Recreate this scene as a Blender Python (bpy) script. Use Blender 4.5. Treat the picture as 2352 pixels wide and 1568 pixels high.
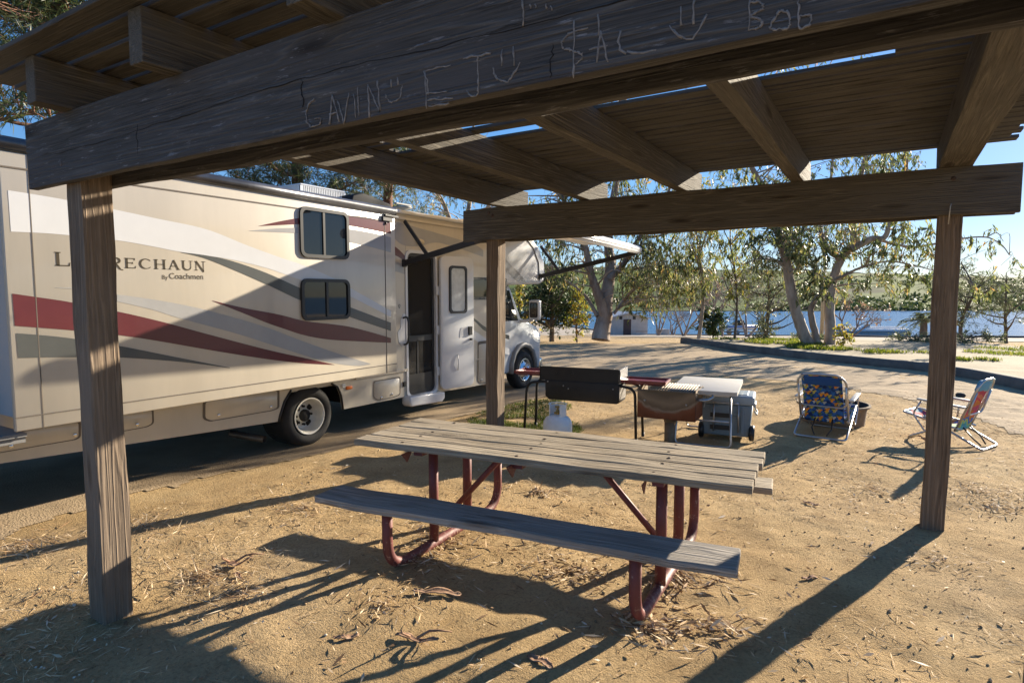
import bpy, bmesh, math, random
import numpy as np
from mathutils import Vector, Matrix

for _o in list(bpy.data.objects): bpy.data.objects.remove(_o)
SC = bpy.context.scene
COL = SC.collection
RAD = math.radians
# ------------------------------------------------------------------ camera
F_PX, YAW, PITCH, ROLL, CAM_H = 1393.4, .55438, .0795, -.0004, 1.65      # focal length in pixels of a 2352 px wide frame
SUN_AZ, SUN_EL = RAD(19.3), RAD(17.5)                                  # azimuth to the right of +Y
cam = bpy.data.cameras.new("camera"); camo = bpy.data.objects.new("camera", cam); COL.objects.link(camo)
cam.sensor_width = 36; cam.lens = F_PX / 2352 * 36; cam.clip_start = .05; cam.clip_end = 6000
_f = Vector((-math.sin(YAW)*math.cos(PITCH), math.cos(YAW)*math.cos(PITCH), -math.sin(PITCH)))
_r = Vector((math.cos(YAW), math.sin(YAW), 0)); _u = _r.cross(_f)
_m = Matrix((_r, _u, -_f)).transposed().to_4x4(); _m.translation = (0, 0, CAM_H); camo.matrix_world = _m
SC.camera = camo
# ------------------------------------------------------------------ sky, sun, exposure
W = bpy.data.worlds.new("World"); SC.world = W; W.use_nodes = True
wn = W.node_tree.nodes; wl = W.node_tree.links
bg = wn["Background"]; sky = wn.new("ShaderNodeTexSky"); sky.sky_type = 'NISHITA'; sky.sun_disc = False
sky.sun_elevation = SUN_EL; sky.sun_rotation = SUN_AZ; sky.air_density = 1.0; sky.dust_density = .2; sky.ozone_density = 4.0; sky.altitude = 100
_gm = wn.new('ShaderNodeGamma'); _gm.inputs[1].default_value = .60; wl.new(sky.outputs[0], _gm.inputs[0])
_hs = wn.new('ShaderNodeHueSaturation'); _hs.inputs['Saturation'].default_value = 1.45; wl.new(_gm.outputs[0], _hs.inputs['Color'])
_tn = wn.new('ShaderNodeMix'); _tn.data_type = 'RGBA'; _tn.blend_type = 'MULTIPLY'; _tn.inputs[0].default_value = 1; _tn.inputs[7].default_value = (.88, 1, 1.25, 1); wl.new(_hs.outputs[0], _tn.inputs[6])
wl.new(_tn.outputs[2], bg.inputs[0]); bg.inputs[1].default_value = .095
sun = bpy.data.lights.new("sun", 'SUN'); suno = bpy.data.objects.new("sun", sun); COL.objects.link(suno)
sun.energy = 5.0; sun.angle = RAD(.55); sun.color = (1, .87, .68)
_sd = Vector((math.sin(SUN_AZ)*math.cos(SUN_EL), math.cos(SUN_AZ)*math.cos(SUN_EL), math.sin(SUN_EL)))
suno.rotation_euler = _sd.to_track_quat('Z', 'Y').to_euler(); suno.location = _sd*50
SC.view_settings.view_transform = 'Standard'; SC.view_settings.look = 'None'; SC.view_settings.gamma = 1
SC.view_settings.exposure = 1.5
SC.cycles.max_bounces = 8; SC.cycles.transparent_max_bounces = 12
# ------------------------------------------------------------------ surveying helpers: photo measurements to metres on a known plane
def ray(x, y): return _f + _r*((x-1176)/F_PX) - _u*((y-784)/F_PX)
CP = Vector((0, 0, CAM_H))
def onX(x, y, X): d = ray(x, y); return CP + d*(X/d.x)
def onY(x, y, Y): d = ray(x, y); return CP + d*(Y/d.y)
def onZ(x, y, Z=0): d = ray(x, y); return CP + d*((Z-CAM_H)/d.z)
def atD(x, y, D): return CP + ray(x, y)*D
VD = Vector((-math.sin(YAW), math.cos(YAW))); VR = Vector((math.cos(YAW), math.sin(YAW)))
def ds(x, y): return x*VD.x + y*VD.y, x*VR.x + y*VR.y
# ------------------------------------------------------------------ numpy noise
_rs = np.random.RandomState(7); _T = _rs.rand(256, 256)
def vnoise(x, y):
    x = np.asarray(x, float); y = np.asarray(y, float)
    xi = np.floor(x).astype(int); yi = np.floor(y).astype(int); fx = x-xi; fy = y-yi
    fx = fx*fx*(3-2*fx); fy = fy*fy*(3-2*fy)
    a = _T[xi & 255, yi & 255]; b = _T[(xi+1) & 255, yi & 255]; c = _T[xi & 255, (yi+1) & 255]; d = _T[(xi+1) & 255, (yi+1) & 255]
    return (a*(1-fx)+b*fx)*(1-fy)+(c*(1-fx)+d*fx)*fy
def fbm(x, y, o=4, g=.5):
    s = 0; a = 1; t = 0
    for k in range(o): s = s+a*vnoise(x*2**k+17*k, y*2**k+31*k); t += a; a *= g
    return s/t
def sst(a, b, x): t = np.clip((x-a)/(b-a), 0, 1); return t*t*(3-2*t)
# ------------------------------------------------------------------ materials
def mat(name, col, rough=.6, metal=0, var=.12, vscale=6, bump=0, bscale=60, col2=None, coat=0, spec=.5, stretch=(1, 1, 1), ior=None, rvar=0):
    m = bpy.data.materials.new(name); m.use_nodes = True; n = m.node_tree.nodes; l = m.node_tree.links; p = n["Principled BSDF"]
    p.inputs['Roughness'].default_value = rough; p.inputs['Metallic'].default_value = metal
    p.inputs['Coat Weight'].default_value = coat; p.inputs['Specular IOR Level'].default_value = spec
    if ior: p.inputs['IOR'].default_value = ior
    tc = n.new('ShaderNodeTexCoord'); mp = n.new('ShaderNodeMapping'); mp.inputs['Scale'].default_value = stretch; l.new(tc.outputs['Object'], mp.inputs[0])
    nz = n.new('ShaderNodeTexNoise'); nz.inputs['Scale'].default_value = vscale; nz.inputs['Detail'].default_value = 6; nz.inputs['Roughness'].default_value = .65
    l.new(mp.outputs[0], nz.inputs['Vector'])
    rp = n.new('ShaderNodeValToRGB'); l.new(nz.outputs[0], rp.inputs[0])
    c2 = col2 or tuple(min(1, c*(1+var)) for c in col); c1 = tuple(c*(1-var) for c in col) if not col2 else col
    rp.color_ramp.elements[0].position = .35; rp.color_ramp.elements[1].position = .66
    rp.color_ramp.elements[0].color = (*c1, 1); rp.color_ramp.elements[1].color = (*c2, 1); l.new(rp.outputs[0], p.inputs['Base Color'])
    if rvar:
        mr = n.new('ShaderNodeMapRange'); mr.inputs[3].default_value = rough-rvar; mr.inputs[4].default_value = rough+rvar; l.new(nz.outputs[0], mr.inputs[0]); l.new(mr.outputs[0], p.inputs['Roughness'])
    if bump:
        nb = n.new('ShaderNodeTexNoise'); nb.inputs['Scale'].default_value = bscale; nb.inputs['Detail'].default_value = 5; l.new(mp.outputs[0], nb.inputs['Vector'])
        b = n.new('ShaderNodeBump'); b.inputs['Strength'].default_value = bump; b.inputs['Distance'].default_value = .01; l.new(nb.outputs[0], b.inputs['Height']); l.new(b.outputs[0], p.inputs['Normal'])
    return m

def wood(name, dark, light, grain=1.0, crack=.6, bump=.6, pale=None, scuff=None):
    """weathered timber; the grain runs along the object's own X axis"""
    m = bpy.data.materials.new(name); m.use_nodes = True; n = m.node_tree.nodes; l = m.node_tree.links; p = n["Principled BSDF"]
    p.inputs['Roughness'].default_value = .85; p.inputs['Specular IOR Level'].default_value = .25
    tc = n.new('ShaderNodeTexCoord'); oi = n.new('ShaderNodeObjectInfo'); ge = n.new('ShaderNodeNewGeometry')
    ad = n.new('ShaderNodeVectorMath'); ad.operation = 'MULTIPLY_ADD'; ad.inputs[1].default_value = (1, 1, 1)
    cb = n.new('ShaderNodeCombineXYZ'); ml = n.new('ShaderNodeMath'); ml.operation = 'MULTIPLY'; ml.inputs[1].default_value = 37
    sm_ = n.new('ShaderNodeMath'); sm_.operation = 'ADD'; l.new(oi.outputs['Random'], sm_.inputs[0]); l.new(ge.outputs['Random Per Island'], sm_.inputs[1]); l.new(sm_.outputs[0], ml.inputs[0]); [l.new(ml.outputs[0], cb.inputs[i]) for i in range(3)]
    l.new(tc.outputs['Object'], ad.inputs[0]); l.new(cb.outputs[0], ad.inputs[2])
    def nz(sc, scale, det, rough=.6, dist=0):
        mp = n.new('ShaderNodeMapping'); mp.inputs['Scale'].default_value = sc; l.new(ad.outputs[0], mp.inputs[0])
        t = n.new('ShaderNodeTexNoise'); t.inputs['Scale'].default_value = scale; t.inputs['Detail'].default_value = det; t.inputs['Roughness'].default_value = rough; t.inputs['Distortion'].default_value = dist
        l.new(mp.outputs[0], t.inputs['Vector']); return t.outputs[0]
    def ramp(src, stops):
        r = n.new('ShaderNodeValToRGB'); l.new(src, r.inputs[0]); e = r.color_ramp.elements
        e[0].position, e[0].color = stops[0][0], (*stops[0][1], 1); e[1].position, e[1].color = stops[-1][0], (*stops[-1][1], 1)
        for q, c in stops[1:-1]: k = e.new(q); k.color = (*c, 1)
        return r.outputs[0]
    def mix(kind, fac, a, b):
        x = n.new('ShaderNodeMix'); x.data_type = 'RGBA'; x.blend_type = kind
        if isinstance(fac, float): x.inputs[0].default_value = fac
        else: l.new(fac, x.inputs[0])
        for s, i in ((a, 6), (b, 7)):
            if isinstance(s, tuple): x.inputs[i].default_value = (*s, 1)
            else: l.new(s, x.inputs[i])
        return x.outputs[2]
    # growth rings: distorted bands
    g1 = nz((.16, 5, 5), 3.2*grain, 2, .5, .25)
    wv = n.new('ShaderNodeMath'); wv.operation = 'MULTIPLY'; wv.inputs[1].default_value = 55; l.new(g1, wv.inputs[0])
    sn = n.new('ShaderNodeMath'); sn.operation = 'SINE'; l.new(wv.outputs[0], sn.inputs[0])
    rings = ramp(sn.outputs[0], [(.0, (0, 0, 0)), (.75, (.55,)*3), (1, (1, 1, 1))])
    fine = nz((.5, 26, 26), 7*grain, 8, .7)
    blot = nz((.6, 2.2, 2.2), 1.6, 5, .6)
    # knots
    mpk = n.new('ShaderNodeMapping'); mpk.inputs['Scale'].default_value = (1.5, 7, 7); l.new(ad.outputs[0], mpk.inputs[0]); vk = n.new('ShaderNodeTexVoronoi'); vk.inputs['Scale'].default_value = 1.0; l.new(mpk.outputs[0], vk.inputs['Vector'])
    kn = n.new('ShaderNodeMapRange'); kn.inputs[1].default_value = .05; kn.inputs[2].default_value = .30; kn.inputs[3].default_value = .13; kn.inputs[4].default_value = 0; l.new(vk.outputs['Distance'], kn.inputs[0]); ga = n.new('ShaderNodeMath'); l.new(g1, ga.inputs[0]); l.new(kn.outputs[0], ga.inputs[1]); l.new(ga.outputs[0], wv.inputs[0])
    knot = ramp(vk.outputs['Distance'], [(.05, (.28, .25, .23)), (.12, (.62, .58, .55)), (.2, (1, 1, 1))])
    md = tuple((a+b)/2 for a, b in zip(dark, light))
    c = ramp(fine, [(.3, dark), (.5, md), (.72, light)])
    c = mix('MULTIPLY', .38, c, rings)
    c = mix('MIX', ramp(blot, [(.38, (0, 0, 0)), (.68, (.75,)*3)]), c, pale or tuple(x*.7+.012 for x in md))
    c = mix('MULTIPLY', .9, c, knot)
    if scuff:      # pale scuffed dashes, denser along a band
        c = mix('MIX', ramp(nz((3.2, 24, 24), 3.0, 5, .7), [(.60, (0, 0, 0)), (.72, (.85,)*3)]), c, scuff)
        c = mix('MIX', ramp(nz((1.2, 7, 7), 2.6, 6, .75, .5), [(.60, (0, 0, 0)), (.74, (.6,)*3)]), c, tuple(x*.8 for x in scuff))
    ck = nz((.22, 16, 16), 3.2, 4, .55)
    crk = ramp(ck, [(.0, (1, 1, 1)), (.488, (1, 1, 1)), (.5, (0, 0, 0)), (.512, (1, 1, 1)), (1, (1, 1, 1))])
    ckm = ramp(nz((.8, 3, 3), 2.2, 2), [(.5, (0, 0, 0)), (.6, (crack,)*3)])
    crk2 = mix('MIX', ckm, (1., 1., 1.), crk)
    c = mix('MULTIPLY', 1.0, c, crk2); l.new(c, p.inputs['Base Color'])
    h = mix('MULTIPLY', 1.0, crk2, mix('MIX', .5, fine, rings))
    b = n.new('ShaderNodeBump'); b.inputs['Strength'].default_value = bump; b.inputs['Distance'].default_value = .006; l.new(h, b.inputs['Height']); l.new(b.outputs[0], p.inputs['Normal'])
    return m

def leafmat(name, stops, trans=.35, rough=.5):
    m = bpy.data.materials.new(name); m.use_nodes = True; n = m.node_tree.nodes; l = m.node_tree.links; p = n["Principled BSDF"]
    p.inputs['Roughness'].default_value = rough; p.inputs['Specular IOR Level'].default_value = .35
    g = n.new('ShaderNodeNewGeometry'); r = n.new('ShaderNodeValToRGB'); l.new(g.outputs['Random Per Island'], r.inputs[0])
    e = r.color_ramp.elements; e[0].position, e[0].color = stops[0][0], (*stops[0][1], 1); e[1].position, e[1].color = stops[-1][0], (*stops[-1][1], 1)
    for q, c in stops[1:-1]: k = e.new(q); k.color = (*c, 1)
    l.new(r.outputs[0], p.inputs['Base Color'])
    t = n.new('ShaderNodeBsdfTranslucent'); mx = n.new('ShaderNodeMixShader'); mx.inputs[0].default_value = trans
    hs = n.new('ShaderNodeHueSaturation'); hs.inputs['Saturation'].default_value = 1.15; hs.inputs['Value'].default_value = 1.6; l.new(r.outputs[0], hs.inputs['Color']); l.new(hs.outputs[0], t.inputs[0])
    l.new(p.outputs[0], mx.inputs[1]); l.new(t.outputs[0], mx.inputs[2]); l.new(mx.outputs[0], n['Material Output'].inputs[0])
    return m
# ------------------------------------------------------------------ objects
def tag(o, label=None, cat=None, group=None, kind=None):
    if label: o['label'] = label
    if cat: o['category'] = cat
    if group: o['group'] = group
    if kind: o['kind'] = kind
    return o
def thing(name, label, cat, loc=(0, 0, 0), rz=0, group=None):
    o = bpy.data.objects.new(name, None); COL.objects.link(o); o.location = loc; o.rotation_euler = (0, 0, rz); o.empty_display_size = .1
    o.matrix_world = Matrix.Translation(loc) @ Matrix.Rotation(rz, 4, 'Z')
    return tag(o, label, cat, group)
def npmesh(name, V, Fq, mats, parent=None, smooth=False, midx=None):
    """V (n,3); Fq list of arrays of faces (m,k)"""
    me = bpy.data.meshes.new(name); V = np.asarray(V, np.float32); me.vertices.add(len(V)); me.vertices.foreach_set('co', V.ravel())
    Fq = [np.asarray(f, np.int32) for f in (Fq if isinstance(Fq, list) else [Fq]) if len(f)]
    L = np.concatenate([f.ravel() for f in Fq]); tot = np.concatenate([np.full(len(f), f.shape[1], np.int32) for f in Fq])
    me.loops.add(len(L)); me.loops.foreach_set('vertex_index', L); me.polygons.add(len(tot))
    me.polygons.foreach_set('loop_start', np.concatenate([[0], np.cumsum(tot)[:-1]]).astype(np.int32)); me.polygons.foreach_set('loop_total', tot)
    if smooth: me.polygons.foreach_set('use_smooth', np.ones(len(tot), bool))
    for m in (mats if isinstance(mats, (list, tuple)) else [mats]): me.materials.append(m)
    if midx is not None: me.polygons.foreach_set('material_index', np.asarray(midx, np.int32))
    me.update(calc_edges=True); o = bpy.data.objects.new(name, me); COL.objects.link(o)
    if parent: o.parent = parent
    return o
def rotz(a): return Matrix.Rotation(a, 4, 'Z')
class MB:
    def __init__(s): s.bm = bmesh.new(); s.k = s.bm.faces.layers.int.new('done')
    def _fin(s, mi, sm):
        for f in s.bm.faces:
            if not f[s.k]: f.material_index = mi; f.smooth = sm; f[s.k] = 1
    def box(s, c, size, M=None, ch=0, mi=0, seg=1):
        m = Matrix.Translation(c) @ (M.to_4x4() if M else Matrix()) @ Matrix.Diagonal((*size, 1))
        vs = bmesh.ops.create_cube(s.bm, size=1, matrix=m)['verts']
        if ch: bmesh.ops.bevel(s.bm, geom=list({e for v in vs for e in v.link_edges}), offset=ch, segments=seg, profile=.5, affect='EDGES')
        s._fin(mi, ch > 0 and seg > 1); return s
    def bb(s, a, b, **k): return s.box([(x+y)/2 for x, y in zip(a, b)], [abs(x-y) for x, y in zip(a, b)], **k)
    def tube(s, pts, r, seg=10, mi=0, cap=True, sm=True):
        P = [Vector(p) for p in pts]; R_ = r if isinstance(r, (list, tuple)) else [r]*len(P); rings = []; up = None
        for i, p in enumerate(P):
            t = ((P[min(i+1, len(P)-1)]-p).normalized()+(p-P[max(i-1, 0)]).normalized()).normalized()
            if up is None: up = Vector((0, 0, 1)) if abs(t.z) < .9 else Vector((1, 0, 0))
            a = t.cross(up).normalized(); b = a.cross(t).normalized(); up = b
            rings.append([s.bm.verts.new(p+a*(R_[i]*math.cos(2*math.pi*k/seg))+b*(R_[i]*math.sin(2*math.pi*k/seg))) for k in range(seg)])
        for A, B in zip(rings, rings[1:]):
            for k in range(seg): s.bm.faces.new((A[k], A[(k+1) % seg], B[(k+1) % seg], B[k]))
        s._fin(mi, sm)
        if cap: s.bm.faces.new(rings[0][::-1]); s.bm.faces.new(rings[-1]); s._fin(mi, False)
        return s
    def lathe(s, prof, c=(0, 0, 0), M=None, seg=32, mi=0, sm=True, caps=False):
        m = Matrix.Translation(c) @ (M.to_4x4() if M else Matrix())
        rings = [[s.bm.verts.new(m @ Vector((r*math.cos(2*math.pi*k/seg), r*math.sin(2*math.pi*k/seg), z))) for k in range(seg)] for r, z in prof]
        for A, B in zip(rings, rings[1:]):
            for k in range(seg): s.bm.faces.new((A[k], A[(k+1) % seg], B[(k+1) % seg], B[k]))
        if caps: s.bm.faces.new(rings[0][::-1]); s.bm.faces.new(rings[-1])
        s._fin(mi, sm); return s
    def prism(s, pts, d0, d1, axis='X', mi=0, ch=0, seg=2):
        """polygon given in the two axes other than `axis` (Y,Z for X; X,Z for Y; X,Y for Z)"""
        def P(a, b, d): return {'X': (d, a, b), 'Y': (a, d, b), 'Z': (a, b, d)}[axis]
        A = [s.bm.verts.new(P(a, b, d0)) for a, b in pts]; B = [s.bm.verts.new(P(a, b, d1)) for a, b in pts]; n = len(pts)
        fs = [s.bm.faces.new(A), s.bm.faces.new(B[::-1])]+[s.bm.faces.new((A[(i+1) % n], A[i], B[i], B[(i+1) % n])) for i in range(n)]
        bmesh.ops.recalc_face_normals(s.bm, faces=fs)
        if ch: bmesh.ops.bevel(s.bm, geom=list({e for f in fs[:2] for e in f.edges}), offset=ch, segments=seg, profile=.5, affect='EDGES')
        s._fin(mi, ch > 0); return s
    def poly(s, pts, mi=0, sm=False):
        s.bm.faces.new([s.bm.verts.new(p) for p in pts]); s._fin(mi, sm); return s
    def ring(s, outer, inner, d0, d1, axis='X', mi=0):
        def P(a, b, d): return {'X': (d, a, b), 'Y': (a, d, b), 'Z': (a, b, d)}[axis]
        n = len(outer); V = [[s.bm.verts.new(P(a, b, d)) for a, b in q] for q, d in ((outer, d0), (outer, d1), (inner, d1), (inner, d0))]; fs = []
        for A, B in zip(V, V[1:]+V[:1]):
            for i in range(n): fs.append(s.bm.faces.new((A[i], A[(i+1) % n], B[(i+1) % n], B[i])))
        bmesh.ops.recalc_face_normals(s.bm, faces=fs); s._fin(mi, False); return s
    def pieces(s, name, mats, parent, world=False):
        """each separate piece becomes a part of its own"""
        seen = set(); out = []
        s.bm.verts.index_update()
        for v0 in s.bm.verts:
            if v0.index in seen: continue
            st = [v0]; seen.add(v0.index); isl = []
            while st:
                v = st.pop(); isl.append(v)
                for e in v.link_edges:
                    w = e.other_vert(v)
                    if w.index not in seen: seen.add(w.index); st.append(w)
            b = MB(); mp = {v: b.bm.verts.new(v.co) for v in isl}
            for f in {f for v in isl for f in v.link_faces}:
                g = b.bm.faces.new([mp[v] for v in f.verts]); g.material_index = f.material_index; g.smooth = f.smooth; g[b.k] = 1
            out.append(b.build(name, mats, parent, world))
        s.bm.free(); return out
    def build(s, name, mats, parent=None, world=False, label=None):
        me = bpy.data.meshes.new(name)
        root = parent
        while root is not None and root.parent: root = root.parent
        if world and root is not None: bmesh.ops.transform(s.bm, matrix=root.matrix_world.inverted(), verts=s.bm.verts)
        s.bm.faces.layers.int.remove(s.k); s.bm.normal_update(); s.bm.to_mesh(me); s.bm.free()
        for m in (mats if isinstance(mats, (list, tuple)) else [mats]): me.materials.append(m)
        o = bpy.data.objects.new(name, me); COL.objects.link(o); o.parent = parent
        if label: o['label'] = label
        return o
def rootof(o):
    while o.parent: o = o.parent
    return o
def thing_part(name, parent):
    o = bpy.data.objects.new(name, None); COL.objects.link(o); o.parent = parent; o.empty_display_size = .05; return o
def rrect(cy, cz, w, h, r, n=5):
    out = []
    for sx, sz, a0 in ((1, 1, 0), (-1, 1, 90), (-1, -1, 180), (1, -1, 270)):
        for k in range(n+1):
            a = RAD(a0+90*k/n); out.append((cy+sx*(w/2-r)+r*math.cos(a), cz+sz*(h/2-r)+r*math.sin(a)))
    return out
def member(name, parent, p0, p1, wy, wz, m, up=(0, 0, 1), ch=.006, jit=.003, seed=0, cuts=14, label=None):
    """a sawn timber from p0 to p1 (axis at its centre); local X runs along it"""
    p0, p1 = Vector(p0), Vector(p1); L = (p1-p0).length; x = (p1-p0).normalized(); z = (Vector(up)-x*x.dot(Vector(up))).normalized(); y = z.cross(x)
    bm = bmesh.new(); bmesh.ops.create_cube(bm, size=1, matrix=Matrix.Diagonal((L, wy, wz, 1)))
    bmesh.ops.bevel(bm, geom=bm.edges[:], offset=ch, segments=2, profile=.6, affect='EDGES')
    for k in range(1, cuts):
        bmesh.ops.bisect_plane(bm, geom=bm.verts[:]+bm.edges[:]+bm.faces[:], plane_co=(-L/2+L*k/cuts+random.Random(seed*99+k).uniform(-.02, .02)*L/cuts, 0, 0), plane_no=(1, 0, 0))
    rr = random.Random(seed)
    ph = [rr.uniform(0, 9) for _ in range(6)]
    for v in bm.verts:
        a = v.co.x*3.1
        v.co.y += jit*(math.sin(a+ph[0]+v.co.z*9)+.5*math.sin(a*2.7+ph[1]))+rr.uniform(-.25, .25)*jit
        v.co.z += jit*(math.sin(a*1.3+ph[2]+v.co.y*9)+.5*math.sin(a*3.3+ph[3]))+rr.uniform(-.25, .25)*jit
    me = bpy.data.meshes.new(name); bm.to_mesh(me); bm.free(); me.materials.append(m)
    o = bpy.data.objects.new(name, me); COL.objects.link(o)
    M = Matrix((x, y, z)).transposed().to_4x4(); M.translation = (p0+p1)/2
    o.parent = parent; o.matrix_basis = (rootof(parent).matrix_world.inverted() @ M) if parent else M
    if label: o['label'] = label
    return o
def arc(c, r, a0, a1, ex, ey, n=8):
    c, ex, ey = Vector(c), Vector(ex), Vector(ey)
    return [c+ex*(r*math.cos(RAD(a0+(a1-a0)*k/n)))+ey*(r*math.sin(RAD(a0+(a1-a0)*k/n))) for k in range(n+1)]
def fillet(pts, r, n=6):
    """polyline with its corners rounded"""
    P = [Vector(p) for p in pts]; out = [P[0]]
    for a, b, c in zip(P, P[1:], P[2:]):
        u = (a-b); w = (c-b); q = min(r, u.length*.48, w.length*.48); u.normalize(); w.normalize(); s, e = b+u*q, b+w*q
        for k in range(n+1): t = k/n; out.append((s*(1-t)+b*t)*(1-t)+(b*(1-t)+e*t)*t)
    return out+[P[-1]]
# ================================================================== SETTING
M = {}
# ---- terrain
S1 = np.array([83., 15.7]); S2 = np.array([37., 31.2]); _sd2 = (S2-S1)/np.linalg.norm(S2-S1); _sn = np.array([-_sd2[1], _sd2[0]])
if _sn[0] < 0: _sn = -_sn
WATER = -4.6
def shore(x, y):
    d = x*VD.x+y*VD.y; s = x*VR.x+y*VR.y
    return (d-S1[0])*_sn[0]+(s-S1[1])*_sn[1]
def terr(x, y, micro=True):
    x = np.asarray(x, float); y = np.asarray(y, float); d = x*VD.x+y*VD.y; s = x*VR.x+y*VR.y
    z = -.064*np.maximum(0, d-19.5); z = np.maximum(z, -3.9)
    z = np.where(d < -5, 0, z)
    lane = sst(-4.3, -5.5, x)*(1-sst(10, 16, y)); z = z-.1*lane
    t = shore(x, y); z = z-6*sst(1.5, 14, t)
    far = 1-sst(12, 20, np.hypot(x, y)); am = (1-lane)*(.25+.75*far)
    if micro:
        z = z+am*(.035*(fbm(x*.9+5, y*.9, 3)-.5)+.028*(fbm(x*4.1, y*4.1+9, 3)-.5)*(.4+fbm(x*.7+3, y*.7))+.012*(vnoise(x*15, y*15)-.5))+(1-far)*.12*(fbm(x*.25, y*.25)-.5)*(1-sst(-2, 4, t))
    return z
def gz(x, y): return float(terr(np.array([x]), np.array([y]))[0])
def axis_(a, b, st, lo, hi):
    o = list(np.arange(a, b, st)); s = st
    while o[-1] < hi: s = min(s*1.12, 30); o.append(o[-1]+s)
    s = st
    while o[0] > lo: s = min(s*1.12, 30); o.insert(0, o[0]-s)
    return np.array(o)
def sheet(name, xs, ys, zf, m, keep=None, kind='structure'):
    X, Y = np.meshgrid(xs, ys); nx, ny = len(xs), len(ys); Z = zf(X, Y); V = np.stack([X, Y, Z], -1).reshape(-1, 3)
    i = np.arange((ny-1)*nx).reshape(ny-1, nx)[:, :-1].ravel(); Fq = np.stack([i, i+1, i+1+nx, i+nx], 1)
    if keep is not None:
        cx = V[Fq].mean(1); k = keep(cx[:, 0], cx[:, 1]); Fq = Fq[k]; u, inv = np.unique(Fq, return_inverse=True); V = V[u]; Fq = inv.reshape(-1, 4)
    o = npmesh(name, V, Fq, m, smooth=True); return tag(o, kind=kind)

def groundmat():
    m = bpy.data.materials.new('dirt'); m.use_nodes = True; n = m.node_tree.nodes; l = m.node_tree.links; p = n['Principled BSDF']
    p.inputs['Roughness'].default_value = .95; p.inputs['Specular IOR Level'].default_value = .12
    tc = n.new('ShaderNodeTexCoord')
    def nz(s, d, r=.6, sc=(1, 1, 1)):
        mp = n.new('ShaderNodeMapping'); mp.inputs['Scale'].default_value = sc; l.new(tc.outputs['Object'], mp.inputs[0])
        t = n.new('ShaderNodeTexNoise'); t.inputs['Scale'].default_value = s; t.inputs['Detail'].default_value = d; t.inputs['Roughness'].default_value = r; l.new(mp.outputs[0], t.inputs[0]); return t.outputs[0]
    def ramp(src, st):
        r = n.new('ShaderNodeValToRGB'); l.new(src, r.inputs[0]); e = r.color_ramp.elements
        e[0].position, e[0].color = st[0][0], (*st[0][1], 1); e[1].position, e[1].color = st[-1][0], (*st[-1][1], 1)
        for q, c in st[1:-1]: k = e.new(q); k.color = (*c, 1)
        return r.outputs[0]
    def mix(kind, f, a, b):
        x = n.new('ShaderNodeMix'); x.data_type = 'RGBA'; x.blend_type = kind
        if isinstance(f, float): x.inputs[0].default_value = f
        else: l.new(f, x.inputs[0])
        for s, i in ((a, 6), (b, 7)):
            if isinstance(s, tuple): x.inputs[i].default_value = (*s, 1)
            else: l.new(s, x.inputs[i])
        return x.outputs[2]
    c = ramp(nz(.8, 7, .65), [(.3, (.40, .272, .135)), (.5, (.53, .375, .195)), (.72, (.63, .47, .265))])
    c = mix('MIX', ramp(nz(.35, 5), [(.52, (0, 0, 0)), (.7, (.55,)*3)]), c, (.44, .335, .22))
    c = mix('MULTIPLY', .75, c, ramp(nz(55, 6, .75), [(.3, (.45, .43, .40)), (.52, (1, 1, 1)), (.75, (1.15, 1.12, 1.05))]))
    c = mix('MULTIPLY', .8, c, ramp(nz(2.4, 5, .6), [(.32, (.78, .75, .70)), (.5, (1, 1, 1)), (.7, (1.06, 1.05, 1.03))]))
    # fine strands of dry needles, two directions
    c = mix('MIX', ramp(nz(30, 3, .5, (.25, 1.6, 1)), [(.66, (0, 0, 0)), (.7, (.6,)*3)]), c, (.55, .41, .24))
    c = mix('MIX', ramp(nz(33, 3, .5, (1.7, .3, 1)), [(.67, (0, 0, 0)), (.71, (.55,)*3)]), c, (.16, .095, .05))
    l.new(c, p.inputs['Base Color'])
    hs = mix('MIX', .5, nz(38, 6, .7), nz(120, 4, .7))
    b = n.new('ShaderNodeBump'); b.inputs['Strength'].default_value = 1.0; b.inputs['Distance'].default_value = .035; l.new(hs, b.inputs['Height']); l.new(b.outputs[0], p.inputs['Normal'])
    return m
M['dirt'] = groundmat()
M['asphalt'] = mat('asphalt', (.30, .225, .145), .95, bump=.9, bscale=70, col2=(.46, .35, .225), vscale=1.3, spec=.2)
xs = axis_(-6.6, 3.4, .045, -700, 500); ys = axis_(.7, 11, .045, -60, 900)
sheet('ground', xs, ys, terr, M['dirt'])
# ---- roads
def inpoly(px, py, P):
    r = np.zeros(px.shape, bool); n = len(P)
    for i in range(n):
        (x0, y0), (x1, y1) = P[i], P[(i+1) % n]
        c = ((y0 > py) != (y1 > py)) & (px < (x1-x0)*(py-y0)/(y1-y0+1e-12)+x0); r ^= c
    return r
ROAD = [(-9.2, -6), (-5.5, -6), (-5.45, 1.7), (-5.5, 3.4), (-5.1, 4.4), (-4.95, 6.6), (-4.8, 8.0), (-4.3, 9.2), (-4.0, 10.6), (-3.0, 12.1), (-1.6, 12.5), (-.5, 11.9), (.4, 11.1), (1.1, 9.9), (1.6, 8.8), (4, 5), (9, 5), (3.1, 13.2), (1.4, 14.6), (.68, 15.4), (-1.4, 16.45), (-3.7, 18.1), (-5.6, 20), (-9.2, 20)]
def roadkeep(cx, cy):
    return inpoly(cx+.5*(fbm(cx*1.3, cy*1.3)-.5)+.18*(vnoise(cx*6, cy*6)-.5), cy+.5*(fbm(cx*1.3+40, cy*1.3)-.5)+.18*(vnoise(cx*6+9, cy*6)-.5), ROAD)
sheet('road', np.arange(-9.4, 9.2, .06), np.arange(-6, 20.2, .06), lambda x, y: terr(x, y)+.006, M['asphalt'], roadkeep)
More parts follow.
